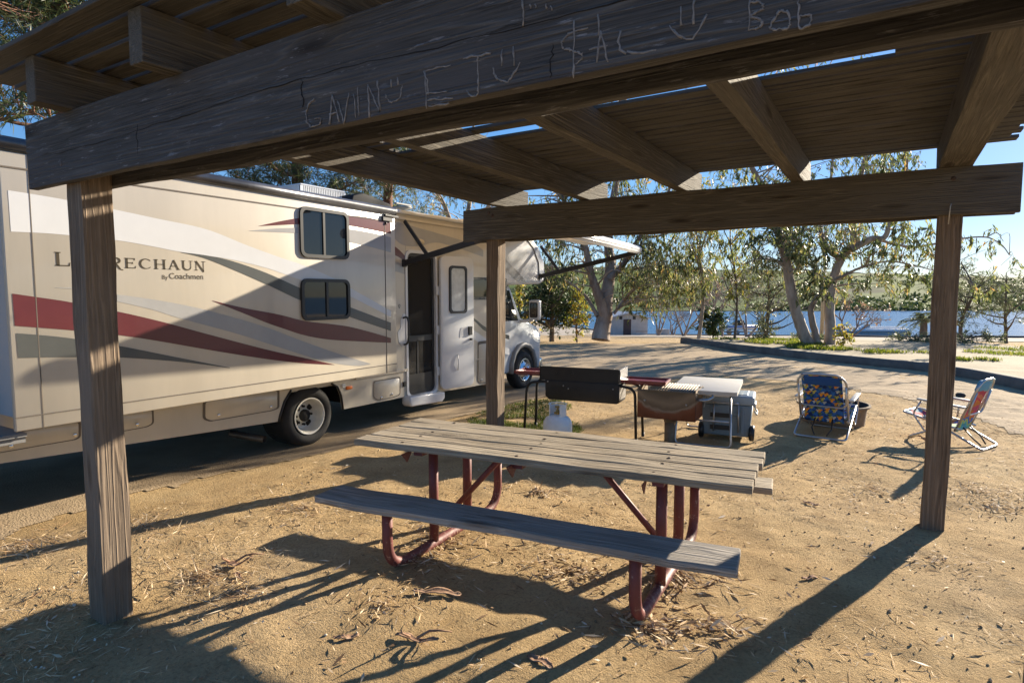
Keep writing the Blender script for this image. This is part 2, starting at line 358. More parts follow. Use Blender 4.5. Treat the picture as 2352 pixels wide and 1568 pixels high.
# lower car park beyond the drop, pale sandy asphalt
M['lot'] = mat('lot', (.36, .31, .25), .95, col2=(.46, .40, .32), vscale=.4, spec=.1)
def lotkeep(cx, cy):
    d = cx*VD.x+cy*VD.y; s = cx*VR.x+cy*VR.y; t = shore(cx, cy)
    return (t < -.6) & (t > -14-3*fbm(s*.3, d*.3)) & (s > 2) & (s < 75)
sheet('car_park', np.arange(-70, 75, .8), np.arange(15, 100, .8), lambda x, y: terr(x, y)+.03, M['lot'], lotkeep)
# ---- kerb between the road and the planted strip
M['kerb'] = mat('kerb', (.10, .09, .08), .9, bump=.7, bscale=25, col2=(.18, .16, .14), vscale=3)
KL = [(-5.9, 20.6), (-5.57, 20.02), (-3.67, 18.15), (-1.4, 16.5), (.69, 15.4), (1.43, 14.65), (2.05, 13.46), (3.2, 11.6), (5.4, 8.6)]
def kerbmesh():
    V = []; q = []; k = 0
    for i, (x, y) in enumerate(KL):
        a = Vector(KL[min(i+1, len(KL)-1)])-Vector(KL[max(i-1, 0)]); nrm = Vector((-a.y, a.x)).normalized()*-1
        for off, z in ((-.10, -.15), (-.085, .165), (-.06, .185), (.10, .185), (.12, .17), (.13, -.15)):
            V.append((x-nrm.x*off, y-nrm.y*off, gz(x, y)+z))
        if i: q += [[k-6+j, k-6+(j+1) % 6, k+(j+1) % 6, k+j] for j in range(6)]
        k += 6
    q += [[0, 1, 2, 3], [0, 3, 4, 5], [k-3, k-4, k-5, k-6], [k-1, k-2, k-3, k-6]]
    return npmesh('kerb', V, np.array(q), M['kerb'])
tag(kerbmesh(), kind='structure')
# raised planting strip behind the kerb
def kside(cx, cy):
    P = KL+[(9, 12), (7, 19), (2, 24), (-5, 27)]; return inpoly(cx, cy, P)
M['strip'] = mat('strip', (.26, .21, .13), .95, col2=(.36, .30, .19), vscale=1.2, bump=.6, bscale=20)
def stripz(x, y):
    return terr(x, y)+.13
sheet('verge', np.arange(-6.2, 9, .12), np.arange(8.4, 27, .12), stripz, M['strip'], kside)
# ---- lake
def watermat():
    m = bpy.data.materials.new('lake_water'); m.use_nodes = True; n = m.node_tree.nodes; l = m.node_tree.links; p = n['Principled BSDF']
    p.inputs['Base Color'].default_value = (.03, .10, .21, 1); p.inputs['Roughness'].default_value = .22; p.inputs['IOR'].default_value = 1.33
    tc = n.new('ShaderNodeTexCoord'); mp = n.new('ShaderNodeMapping'); mp.inputs['Rotation'].default_value = (0, 0, -YAW); mp.inputs['Scale'].default_value = (.35, 1.3, 1); l.new(tc.outputs['Object'], mp.inputs[0])
    t = n.new('ShaderNodeTexNoise'); t.inputs['Scale'].default_value = .9; t.inputs['Detail'].default_value = 5; l.new(mp.outputs[0], t.inputs[0])
    b = n.new('ShaderNodeBump'); b.inputs['Strength'].default_value = .7; b.inputs['Distance'].default_value = .5; l.new(t.outputs[0], b.inputs['Height']); l.new(b.outputs[0], p.inputs['Normal']); return m
_w = MB(); _w.poly([(-900, 30, WATER), (500, 10, WATER), (700, 700, WATER), (-900, 900, WATER)]); tag(_w.build('lake', watermat()), kind='structure')
# ---- hills across the lake
def hillh(a, d):
    el = np.interp(a, [-1.2, -.6, -.1, .1, .28, .45, .62, .84, 1.1, 2], [.05, .05, .045, .043, .041, .037, .033, .025, .022, .02])
    ridge = 560; h = (el+.006*(fbm(a*9+3, d*.004)-.5))*ridge+CAM_H-WATER
    t = np.clip((d-212-25*(fbm(a*7, 0*d+2)-.5))/(ridge-212), 0, 1.6)
    prof = np.where(t < 1, t*t*(3-2*t)*.55+.45*t, 1-.25*(t-1))
    return WATER-1.0+h*prof+1.0+np.where(t > .02, 3.2*(fbm(a*26+9, d*.02, 4)-.5), -1.5)*np.minimum(1, t*8+.0)
def hills():
    aa = np.linspace(-1.25, 1.6, 420); dd = np.linspace(196, 760, 90); A, D = np.meshgrid(aa, dd); Z = hillh(A, D)-np.where(D < 205, 2, 0)
    S = A*D; X = D*VD.x+S*VR.x; Y = D*VD.y+S*VR.y; V = np.stack([X, Y, Z], -1).reshape(-1, 3); nx = len(aa)
    i = np.arange((len(dd)-1)*nx).reshape(-1, nx)[:, :-1].ravel()
    m = bpy.data.materials.new('hill_grass'); m.use_nodes = True; n = m.node_tree.nodes; l = m.node_tree.links; p = n['Principled BSDF']; p.inputs['Roughness'].default_value = .95; p.inputs['Specular IOR Level'].default_value = .1
    tc = n.new('ShaderNodeTexCoord'); t = n.new('ShaderNodeTexNoise'); t.inputs['Scale'].default_value = .022; t.inputs['Detail'].default_value = 8; t.inputs['Roughness'].default_value = .68; l.new(tc.outputs['Object'], t.inputs[0])
    r = n.new('ShaderNodeValToRGB'); l.new(t.outputs[0], r.inputs[0]); e = r.color_ramp.elements
    e[0].position, e[0].color = .36, (.026, .036, .016, 1); e[1].position, e[1].color = .68, (.14, .15, .045, 1); k = e.new(.46); k.color = (.05, .085, .018, 1); k = e.new(.56); k.color = (.08, .13, .02, 1)
    l.new(r.outputs[0], p.inputs['Base Color'])
    return tag(npmesh('hills', V, np.stack([i, i+1, i+1+nx, i+nx], 1), m, smooth=True), kind='structure')
hills()
# ------------------------------------------------------------------ leaf-sized faces
def leaves(C_, A_, B_, L_, W_):
    """diamonds: centre, long axis, cross axis, length, width -> verts, quads"""
    L_ = np.asarray(L_)[:, None]; W_ = np.asarray(W_)[:, None]
    V = np.stack([C_-A_*L_/2, C_+B_*W_/2-A_*L_*.08, C_+A_*L_/2, C_-B_*W_/2-A_*L_*.08], 1).reshape(-1, 3)
    return V, np.arange(len(V)).reshape(-1, 4)
def unit(v): return v/np.maximum(1e-9, np.linalg.norm(v, axis=-1, keepdims=True))
def catV(parts):
    V = []; Q = []; k = 0
    for v, q in parts: V.append(v); Q.append(q+k); k += len(v)
    return np.concatenate(V), np.concatenate(Q)
# shrubs dotted over the hill: one far mass
def hillshrubs():
    r = np.random.RandomState(5); n = 1500; a = r.uniform(-.5, 1.2, n*3); d = 214+(r.rand(n*3)**1.6)*300
    k = fbm(a*14, d*.03, 3) > .47; a, d = a[k][:n], d[k][:n]; z = hillh(a, d); s = a*d; P = np.stack([d*VD.x+s*VR.x, d*VD.y+s*VR.y, z], 1)
    R_ = r.uniform(.8, 2.6, len(P)); m = 26; C_ = np.repeat(P, m, 0); g = r.normal(size=C_.shape); C_ = C_+g*np.repeat(R_, m)[:, None]*[.55, .55, .35]+[0, 0, .5]
    V, Q = leaves(C_, unit(r.normal(size=C_.shape)), unit(r.normal(size=C_.shape)), np.repeat(R_, m)*r.uniform(.3, .9, len(C_)), np.repeat(R_, m)*.6)
    tag(npmesh('hillside_shrubs', V, Q, leafmat('scrub', [(0, (.035, .05, .02)), (.6, (.06, .085, .03)), (1, (.11, .12, .05))], .2)), kind='stuff')
hillshrubs()
# ------------------------------------------------------------------ litter on the ground
def litter():
    r = np.random.RandomState(11)
    def field(n, dens, L0, L1, W0, W1, lift, tilt):
        X = r.uniform(-5.0, 3.2, n*4); Y = .9+11*r.rand(n*4)**1.5; dn = fbm(X*1.1+dens, Y*1.1+4, 4); pr = np.clip((dn-.44)*6, .05, 1)*(1-.9*sst(-4.4, -5, X))
        k = r.rand(len(X)) < pr; X, Y = X[k][:n], Y[k][:n]; n_ = len(X); th = r.uniform(0, 2*np.pi, n_)*.5+.6+fbm(X*.8, Y*.8)*3
        A_ = unit(np.stack([np.cos(th), np.sin(th), r.uniform(-tilt, tilt, n_)], 1)); B_ = unit(np.cross(A_, np.stack([r.normal(0, .35, n_), r.normal(0, .35, n_), np.ones(n_)], 1)))
        Ln = L0+(L1-L0)*r.rand(n_)**2; C_ = np.stack([X, Y, terr(X, Y)+lift+np.abs(A_[:, 2])*Ln*.5], 1)
        return leaves(C_, A_, B_, Ln, r.uniform(W0, W1, n_))
    tag(npmesh('pine_needles', *catV([field(21000, 1, .03, .12, .0024, .0052, .004, .22)]), leafmat('needle_litter', [(0, (.16, .095, .045)), (.3, (.42, .28, .14)), (.7, (.62, .47, .27)), (1, (.72, .60, .42))], .1, .8)), kind='stuff')
    tag(npmesh('leaf_litter', *catV([field(1500, 7, .03, .10, .008, .02, .006, .3), field(1700, 23, .012, .03, .006, .016, .004, .5)]), leafmat('dry_leaf', [(0, (.12, .07, .04)), (.25, (.34, .21, .11)), (.7, (.55, .42, .27)), (1, (.66, .60, .50))], .12, .7)), kind='stuff')
    # drifts of needles, leaves and torn bark where the wind leaves them
    parts = []
    for px, py, rad, n, L0, L1, w in ((470, 1330, .30, 900, .04, .15, .0045), (560, 1370, .22, 600, .03, .12, .005), (250, 1330, .25, 400, .04, .13, .0045), (60, 1250, .35, 900, .04, .16, .005), (330, 1210, .4, 700, .04, .15, .005), (1010, 1240, .20, 380, .05, .14, .010), (960, 1300, .22, 420, .03, .12, .008), (1330, 1310, .28, 500, .02, .08, .011),
        (1570, 1330, .20, 420, .04, .15, .010), (1500, 1440, .16, 300, .04, .13, .012), (1640, 1440, .26, 300, .03, .11, .012), (1240, 1130, .14, 120, .06, .15, .012), (2280, 1160, .35, 500, .03, .11, .007), (2250, 1130, .3, 400, .03, .12, .006), (2000, 1120, .4, 500, .03, .12, .005), (2150, 1290, .35, 350, .02, .09, .008), (1280, 1320, .2, 240, .03, .1, .01), (880, 1390, .25, 330, .03, .11, .006), (700, 1170, .5, 700, .04, .15, .005), (1950, 950, .5, 500, .04, .15, .006), (2200, 980, .6, 700, .04, .16, .006)):
        c = onZ(px, py); a = r.uniform(0, 6.28, n); q = np.abs(r.normal(0, .55, n)); n = int(n*.55); a = a[:n]; q = q[:n]; th = None; X = c.x+rad*1.25*q*np.cos(a)*1.5; Y = c.y+rad*1.25*q*np.sin(a); th = r.normal(fbm(np.array([c.x]), np.array([c.y]))[0]*6, .8, n)
        A_ = unit(np.stack([np.cos(th), np.sin(th), r.normal(0, .22, n)], 1)); B_ = unit(np.cross(A_, np.stack([r.normal(0, .5, n), r.normal(0, .5, n), np.ones(n)], 1))); Ln = L0+(L1-L0)*r.rand(n)**1.6
        parts.append(leaves(np.stack([X, Y, terr(X, Y)+.005+np.abs(A_[:, 2])*Ln*.45+.012*np.exp(-q*q*2)*r.rand(n)], 1), A_, B_, Ln, w*r.uniform(.5, 1.4, n)))
    tag(npmesh('litter_drifts', *catV(parts), leafmat('drift_leaf', [(0, (.10, .055, .03)), (.25, (.30, .18, .09)), (.6, (.52, .38, .22)), (1, (.66, .56, .42))], .1, .8)), kind='stuff')
    # fine crumbs and pebbles
    n = 5200; X = r.uniform(-4.8, 3.2, n); Y = .9+9*r.rand(n)**1.4; s = .003+.008*r.rand(n)**4; dirs = np.array([[1, 0, 0], [0, 1, 0], [-1, 0, 0], [0, -1, 0], [0, 0, 1.], [0, 0, -1]])
    V = (np.stack([X, Y, terr(X, Y)+s*.3], 1)[:, None, :]+dirs[None]*s[:, None, None]*r.uniform(.6, 1.3, (n, 6, 1))).reshape(-1, 3)
    t = np.array([[0, 1, 4], [1, 2, 4], [2, 3, 4], [3, 0, 4], [1, 0, 5], [2, 1, 5], [3, 2, 5], [0, 3, 5]]); Q = (t[None]+np.arange(n)[:, None, None]*6).reshape(-1, 3)
    tag(npmesh('gravel', V, Q, leafmat('crumbs', [(0, (.22, .15, .085)), (.5, (.40, .285, .16)), (.85, (.52, .40, .25)), (1, (.62, .56, .47))], 0, .9)), kind='stuff')
litter()
# ------------------------------------------------------------------ grass
def grass(name, areas, mats, seed, h=(.04, .12), w=.008):
    r = np.random.RandomState(seed); parts = []
    for cx, cy, rx, ry, n, zf in areas:
        a = r.uniform(0, 2*np.pi, n); q = np.sqrt(r.rand(n)); X = cx+rx*q*np.cos(a); Y = cy+ry*q*np.sin(a); k = fbm(X*1.5, Y*1.5) > .42; X, Y = X[k], Y[k]; n_ = len(X)
        A_ = unit(np.stack([r.normal(0, .45, n_), r.normal(0, .45, n_), np.ones(n_)], 1)); B_ = unit(np.cross(A_, r.normal(size=(n_, 3)))); Ln = r.uniform(*h, n_)
        parts.append(leaves(np.stack([X, Y, zf(X, Y)], 1)+A_*Ln[:, None]*.45, A_, B_, Ln, r.uniform(.6, 1.3, n_)*w))
    return tag(npmesh(name, *catV(parts), mats), kind='stuff')
M['grass'] = leafmat('grass', [(0, (.06, .085, .015)), (.5, (.12, .155, .03)), (1, (.28, .26, .08))], .4)
M['moss'] = leafmat('moss', [(0, (.035, .055, .012)), (.6, (.08, .11, .025)), (1, (.16, .17, .05))], .25)
grass('mossy_grass', [(-3.75, 6.25, .75, .75, 9000, terr), (-3.4, 5.5, .5, .45, 1800, terr), (-4.3, 7.2, .6, 1., 5000, terr), (-.95, 4.2, .16, .07, 260, terr)], M['moss'], 3, (.02, .06), .007)
grass('verge_grass', [(-1.5, 18.4, .9, .5, 1500, stripz), (-2.6, 19.6, 1.1, .7, 2600, stripz), (-3.4, 20.9, 1.3, .9, 2600, stripz), (-.2, 17.9, .7, .5, 1100, stripz), (.9, 18.1, .5, .4, 600, stripz), (-4.6, 20.9, .5, .5, 500, stripz), (3.4, 21.6, 1.6, .8, 1500, stripz), (1.6, 16.9, .6, .3, 700, stripz), (2.6, 19.5, .9, .6, 700, stripz)], M['grass'], 4, (.03, .13), .022)
def smooth(pts, n=6):
    P = [pts[0]]+list(pts)+[pts[-1]]; out = []
    for a, b, c, d in zip(P, P[1:], P[2:], P[3:]):
        for k in range(n):
            t = k/n; out.append(tuple(.5*(2*b[i]+(c[i]-a[i])*t+(2*a[i]-5*b[i]+4*c[i]-d[i])*t*t+(3*b[i]-a[i]-3*c[i]+d[i])*t**3) for i in (0, 1)))
    return out+[pts[-1]]
# ================================================================== PICNIC SHELTER
M['wdark'] = wood('wood_dark', (.036, .034, .034), (.165, .158, .152), pale=(.085, .078, .078), bump=.9, scuff=(.27, .265, .28))
M['wpost'] = wood('wood_post', (.085, .058, .038), (.38, .28, .195), grain=.8, bump=1.0, pale=(.22, .175, .135))
M['wraft'] = wood('wood_rafter', (.052, .045, .037), (.225, .20, .162), pale=(.115, .106, .094), bump=.9)
M['wdeck'] = wood('wood_deck', (.042, .038, .033), (.155, .142, .122), pale=(.10, .094, .086), crack=.8)
M['steel'] = mat('galvanised', (.42, .42, .42), .4, .9, var=.25, vscale=30)
M['rustbolt'] = mat('bolt', (.09, .06, .045), .6, .7, var=.4, vscale=80)
ROOF_Z = 2.67
def shelter():
    t = thing('picnic_shelter', 'weathered timber picnic shelter of four posts, twin beams and a plank roof overhead', 'shelter', (-1.5, 3.28, 0))
    PX, PY = (-3.305, .33), (1.46, 5.10)
    k = 0
    for x in PX:
        for y in PY:
            k += 1; member('post', t, (x if y < 3 or x > 0 else -3.36, y, -.15), (x if y < 3 or x > 0 else -3.345, y, 2.465), .14, .14, M['wpost'], up=(0, 1, 0), ch=.009, jit=.004, seed=k+3, cuts=22)
    for y, lab in ((1.365, 'near beam with names and faces scratched into it'), (1.555, None), (5.005, None), (5.195, None)):
        k += 1; b = member('beam', t, (-3.665, y, 2.32), (.685, y, 2.32), .042, .31, M['wdark'] if y < 2 else M['wraft'], ch=.006, jit=.0012 if y < 1.4 else .004, seed=k+20, cuts=26, label=lab)
        if y < 1.4: beam0 = b
    # rafters on top of the beams, tails cut square at the front
    rx = [-3.25, -2.38, -1.51, -.655]
    for i, x in enumerate(rx):
        a = member('rafter', t, (x+.045, 1.205, 2.5725), (x+.045, 5.42-.12*(i == 4), 2.5725), .088, .195, M['wraft'], ch=.005, jit=.003, seed=50+i, cuts=20)
    member('rafter', t, (.338, 1.21, 2.5725), (.338, 5.3, 2.5725), .185, .195, M['wraft'], ch=.005, jit=.003, seed=58, cuts=20)
    # roof of planks running across the rafters: one part
    r = random.Random(4); bm = MB(); y = 1.12; n = 0; TH = .021
    while y < 5.26:
        w = .0985; gap = .021+r.uniform(-.005, .005); x0 = -3.78+r.uniform(-.03, .03); x1 = .665+r.uniform(-.03, .035)
        tz = ROOF_Z+.002+r.uniform(0, .002); ty = r.uniform(-.0012, .0012); spans = [(x0, x1)]
        if 3.09 < y < 3.2: spans = [(x0, -3.0), (-.02, x1)]           # a board missing
        elif 3.3 < y < 3.42: spans = [(x0, -3.1), (-1.83, x1)]
        elif y < 3.09 and y > 2.97: ty = -.004
        wb = w*.5 if len(spans) == 2 else w
        for xa, xb in spans: bm.box(((xa+xb)/2, y+wb/2, tz+TH/2), (xb-xa, wb, TH), M=Matrix.Rotation(ty, 4, 'Z'), ch=.0025)
        y += (w*.56 if len(spans) == 2 and y < 3.2 else w*.50 if len(spans) == 2 else w)+gap; n += 1
    o = bm.build('roof_deck', M['wdeck'], t, world=True)
    # carriage bolts through beams and posts
    bm = MB()
    for px, py in ((1122, 489), (1117, 533)):
        p = onY(px, py, 4.984); bm.lathe([(0, 0), (.012, 0), (.02, .004), (.022, .009)], p, M=Matrix.Rotation(RAD(-90), 4, 'X'), seg=12)
    for x, z in ((.34, 2.25), (.33, 2.4), (-3.3, 2.25), (-3.31, 2.4)):
        for yy in (1.343, 4.983): bm.lathe([(0, 0), (.012, 0), (.02, .004), (.022, .009)], (x, yy, z), M=Matrix.Rotation(RAD(-90), 4, 'X'), seg=12)
    bm.pieces('bolt', M['rustbolt'], t, world=True)
    bm = MB(); q = onY(2183, 468, 4.975); bm.tube([q, q+Vector((.004, -.018, -.002)), q+Vector((-.001, -.02, -.02)), q+Vector((-.006, -.015, -.135))], .0035, 6); bm.build('bent_nail', M['steel'], t, world=True)
    # writing scratched into the near beam
    Z2 = lambda a, b: (784+a*.33337, b*.33337); Z3 = lambda a, b: (1568+a*.33337, b*.33337)
    S = []
    def st(Zf, *pts): S.append([Zf(*p) for p in pts])
    I_ = lambda a, b: (a, b)
    st(I_, (722, 229), (711, 238), (703, 266), (711, 289), (734, 286), (738, 271)); st(I_, (735, 271), (722, 273))
    st(I_, (757, 287), (763, 219), (779, 279)); st(I_, (756, 262), (775, 259))
    st(I_, (776, 232), (790, 284), (802, 214)); st(Z2, (110, 600), (122, 800)); st(Z2, (86, 650), (98, 810))
    st(Z2, (195, 810), (185, 590), (265, 770), (250, 560)); st(Z2, (345, 550), (345, 605)); st(Z2, (385, 535), (391, 588))
    st(Z2, (303, 650), (320, 690), (356, 700), (400, 678), (420, 590))
    st(Z2, (572, 490), (580, 610), (588, 750)); st(Z2, (572, 492), (660, 468), (755, 450)); st(Z2, (588, 645), (730, 630)); st(Z2, (592, 690), (770, 678)); st(Z2, (600, 735), (740, 712)); st(Z2, (580, 500), (600, 655))
    st(Z2, (835, 405), (930, 388), (1030, 370)); st(Z2, (940, 385), (942, 520), (938, 650), (893, 660), (865, 625))
    st(Z2, (1105, 345), (1105, 455)); st(Z2, (1190, 325), (1190, 455)); st(Z2, (1050, 465), (1065, 530), (1110, 560), (1162, 545), (1232, 430))
    st(Z2, (1562, 238), (1525, 275), (1522, 328), (1585, 352), (1648, 368), (1660, 400), (1615, 445)); st(Z2, (1607, 150), (1604, 350), (1600, 540)); st(Z2, (1560, 235), (1700, 195))
    st(Z2, (1758, 430), (1787, 212)); st(Z2, (1787, 212), (1838, 430)); st(Z2, (1705, 342), (1835, 315)); st(Z2, (1768, 100), (1773, 245))
    st(Z2, (1932, 215), (1908, 290), (1920, 345), (1962, 372)); st(Z2, (1255, 0), (1252, 180)); st(Z2, (1965, 372), (2170, 345))
    st(Z2, (2265, 180), (2290, 230), (2352, 262)); st(Z2, (2338, 50), (2342, 180)); st(Z3, (0, 262), (60, 275), (110, 210), (168, 100)); st(Z3, (78, 0), (75, 170))
    st(Z3, (462, 0), (455, 210)); st(Z3, (465, 20), (540, 20), (545, 70), (468, 110), (540, 140), (530, 190), (455, 205))
    st(Z3, (600, 200), (640, 115), (690, 75), (742, 130), (720, 195), (605, 203)); st(Z3, (800, 0), (802, 185), (868, 170), (880, 110), (812, 112)); st(Z2, (1300, 30), (1305, 60)); st(Z2, (1335, 25), (1342, 55)); st(Z2, (1408, 30), (1415, 58)); st(Z2, (1445, 40), (1452, 72))
    bm = MB(); r = random.Random(8)
    for s in S:
        P = [onY(a, b, 1.3430) for a, b in (smooth(s, 4) if len(s) > 4 and s[0][0] < 1990 else smooth(s, 4) if len(s) > 5 else s)]; Q = []
        for a, b in zip(P, P[1:]):
            n = max(2, int((b-a).length/.012))
            for i in range(n): q = a.lerp(b, i/n); Q.append(q+Vector((r.gauss(0, .0013), 0, r.gauss(0, .0013))))
        Q.append(P[-1]); Q = [q for q in Q if q.z < 2.468]
        if len(Q) > 1: bm.tube(Q, [r.choice([.0014, .0018, .0023, .0028, .0034]) for _ in Q], 5)
    # long drying crack along the middle of the beam
    Q = []; z = 2.30
    for i in range(150):
        x = -3.4+i*3.9/149; z += r.gauss(0, .0014)+(2.315+.015*math.sin(x*2.2)-z)*.06; Q.append((x, 1.3436, z))
    bk = MB(); bk.tube(Q, [.0006+.0013*abs(math.sin(i*.13)+.4*math.sin(i*.41)) for i in range(150)], 5)
    for x, za, zb in ((-2.62, 2.21, 2.33), (-1.62, 2.24, 2.33), (-.72, 2.17, 2.25)):
        bk.tube([(x+r.gauss(0, .004), 1.3432, za+(zb-za)*k/9) for k in range(10)], [.0006, .0015, .002, .0016, .002, .0015, .002, .0015, .001, .0005], 5)
    bk.build('drying_crack', M['black'] if 'black' in M else mat('crack_dark', (.012, .01, .01), .95), t, world=True)
    bm.build('scratched_writing', mat('scratched_wood', (.215, .202, .195), .95, var=.3, vscale=90), t, world=True)
    return t
shelter()
# ================================================================== PICNIC TABLE
M['wtable'] = wood('wood_table', (.175, .135, .095), (.58, .485, .36), grain=.8, crack=.95, bump=1.0, pale=(.44, .38, .295))
M['wseat'] = wood('wood_seat', (.19, .165, .145), (.52, .47, .41), grain=.8, crack=.95, bump=.9, pale=(.36, .335, .305))
def redmetal():
    m = mat('red_paint', (.145, .034, .030), .6, 0, var=.25, vscale=5, rvar=.1, bump=.15, bscale=40)
    n = m.node_tree.nodes; l = m.node_tree.links; p = n['Principled BSDF']; src = p.inputs['Base Color'].links[0].from_socket
    tc = n.new('ShaderNodeTexCoord'); t = n.new('ShaderNodeTexNoise'); t.inputs['Scale'].default_value = 34; t.inputs['Detail'].default_value = 7; t.inputs['Roughness'].default_value = .7; l.new(tc.outputs['Object'], t.inputs[0])
    sp = n.new('ShaderNodeSeparateXYZ'); l.new(tc.outputs['Object'], sp.inputs[0]); mr = n.new('ShaderNodeMapRange'); mr.inputs[1].default_value = .45; mr.inputs[2].default_value = 0; mr.inputs[3].default_value = -.04; mr.inputs[4].default_value = .07; l.new(sp.outputs[2], mr.inputs[0])
    ad = n.new('ShaderNodeMath'); l.new(t.outputs[0], ad.inputs[0]); l.new(mr.outputs[0], ad.inputs[1]); r = n.new('ShaderNodeValToRGB'); r.color_ramp.elements[0].position = .61; r.color_ramp.elements[1].position = .64; l.new(ad.outputs[0], r.inputs[0])
    mx = n.new('ShaderNodeMix'); mx.data_type = 'RGBA'; l.new(r.outputs[0], mx.inputs[0]); l.new(src, mx.inputs[6]); mx.inputs[7].default_value = (.26, .15, .115, 1); l.new(mx.outputs[2], p.inputs['Base Color']); return m
M['redm'] = redmetal()
def picnic_table():
    t = thing('picnic_table', 'grey weathered plank picnic table on red tubular metal legs under the shelter', 'picnic table', (-1.725, 3.245, 0), RAD(7.6))
    Wm = t.matrix_world; w2 = lambda *p: Wm @ Vector(p)
    top = thing_part('tabletop', t)
    for i in range(5):
        y = -.298+i*.149
        member('plank', top, w2(-1.195+.006*(i % 2)+.05*y, y, .70), w2(1.19-.005*(i % 3)+.07*y, y, .70), .137, .04, M['wtable'], ch=.006, jit=.0025, seed=70+i, cuts=22)
    for s in (-1, 1): yy = -.585 if s < 0 else .68; member('seat', t, w2(-1.24 if s < 0 else -1.16, yy, .425), w2(1.13 if s < 0 else 1.25, yy, .425), .245, .042, M['wseat'] if s < 0 else M['wtable'], ch=.008, jit=.004, seed=90+s, cuts=24)
    for x in (-.74, .715):
        X = lambda y: x+.09*y
        b = MB(); b.tube(fillet([(X(-.60), -.60, .405), (X(-.60), -.60, .03), (X(.66), .66, .03), (X(.66), .66, .405)], .20, 9), .031, 16)
        for y in (-.15, .24): b.tube([(X(y), y, .045), (X(y), y, .66)], .031, 16)
        b.box((x, 0, .667), (.06, .70, .02)); b.box((X(-.59), -.585, .400), (.06, .22, .008)); b.box((X(.68), .68, .400), (.06, .22, .008))
        for y in (-.37, .37): b.prism([(y-.06, .678), (y+.06, .678), (y, .615)], X(y)-.035, X(y)-.03)
        b.prism([(-.64, .404), (-.50, .404), (-.57, .35)], X(-.6)+.034, X(-.6)+.039)
        b.build('leg_frame', M['redm'], t)
        s = 1 if x < 0 else -1
        MB().tube([(x+s*.02, .02, .19), (x+s*.46, .0, .67)], .019, 12).build('brace', M['redm'], t)
    b = MB(); b.box((-.08, 0, .665), (.06, .68, .025)); b.prism([(-.42, .678), (-.26, .678), (-.34, .60)], -.115, -.105); b.build('cleat', M['redm'], t)
    b = MB()
    for i in range(5):
        for x in (-.86, -.08, .70): b.lathe([(.0, .003), (.008, .0025), (.012, 0)], (x+.012*((i*7) % 3-1), -.298+i*.149+.02*((i*5) % 3-1), .7205), seg=8)
    b.pieces('bolt', M['rustbolt'], t)
picnic_table()
# ================================================================== MOTORHOME
M['cream'] = mat('cream_fibreglass', (.525, .475, .39), .3, var=.05, vscale=2.2, stretch=(1, 1.6, .3), coat=.35, bump=.02, bscale=3)
M['white'] = mat('white_gelcoat', (.57, .585, .61), .25, var=.02, coat=.3)
M['burg'] = mat('burgundy_vinyl', (.105, .018, .022), .3, var=.06, coat=.2)
M['dgrey'] = mat('charcoal_vinyl', (.075, .08, .078), .3, var=.06, coat=.2)
M['mgrey'] = mat('grey_vinyl', (.33, .33, .33), .3, var=.04, coat=.2)
M['black'] = mat('black_plastic', (.014, .014, .015), .42, var=.2)
M['ink'] = mat('dark_lettering', (.05, .038, .022), .35)
M['glass'] = mat('tinted_glass', (.012, .014, .016), .03, var=.05, spec=.5, ior=1.52)
M['rubber'] = mat('rubber', (.022, .021, .02), .8, var=.3, bump=.3, bscale=60)
M['rim'] = mat('wheel_paint', (.58, .56, .50), .4, .1, var=.12, vscale=8)
M['chrome'] = mat('chrome', (.75, .75, .75), .12, 1, var=.03)
M['seam'] = mat('seam', (.12, .10, .08), .7)
M['dark'] = mat('dark_underbody', (.012, .011, .01), .9)
M['silver'] = mat('silver_paint', (.55, .58, .62), .2, .2, var=.04, coat=.6)
M['greyplast'] = mat('grey_plastic', (.20, .20, .20), .5, var=.1)
M['interior'] = mat('interior_panel', (.30, .23, .16), .7, var=.15)
M['orange'] = mat('amber_lens', (.75, .17, .02), .2, var=.05, coat=.5)
SX, WX = -5.07, -5.57                                 # faces of the slide-out and of the coach wall
def yz(pts, X): return [(p.y, p.z) for p in (onX(a, b, X) for a, b in pts)]
def serif(ch):
    """strokes of a roman capital in a unit box: (x0,y0,x1,y1,thickness)"""
    T, t = .20, .075
    sf = lambda x, y: (x-.17, y, x+.17, y, t*.8)
    D = {'L': [(.18, 0, .18, 1, T), sf(.18, .97), (.02, .035, .80, .035, t), (.78, .0, .82, .26, t)],
         'E': [(.18, 0, .18, 1, T), (.02, .035, .80, .035, t), (.02, .965, .76, .965, t), (.18, .52, .6, .52, t), (.79, 0, .82, .24, t), (.75, .78, .76, 1, t), (.6, .42, .6, .62, t)],
         'P': [(.2, 0, .2, 1, T), sf(.2, .035), (.05, .965, .5, .965, t), 'bowl', (.2, .46, .5, .46, t)],
         'R': [(.2, 0, .2, 1, T), sf(.2, .035), (.05, .965, .5, .965, t), 'bowl', (.2, .46, .5, .46, t), (.45, .48, .80, -.12, T*.85), (.78, -.12, 1.02, -.2, t)],
         'C': ['round'],
         'H': [(.16, 0, .16, 1, T), (.80, 0, .80, 1, T), sf(.16, .035), sf(.16, .965), sf(.80, .035), sf(.80, .965), (.16, .5, .80, .5, t)],
         'A': [(.12, 0, .46, 1, t), (.46, 1, .84, 0, T), sf(.12, .035), sf(.84, .035), (.24, .36, .66, .36, t)],
         'U': ['cup', sf(.16, .965), sf(.80, .965)],
         'N': [(.15, 0, .15, 1, t), (.80, 1, .80, -.18, t), (.15, 1, .80, -.12, T), sf(.15, .035), sf(.82, .965), (.02, .965, .2, .965, t)]}
    return D[ch]
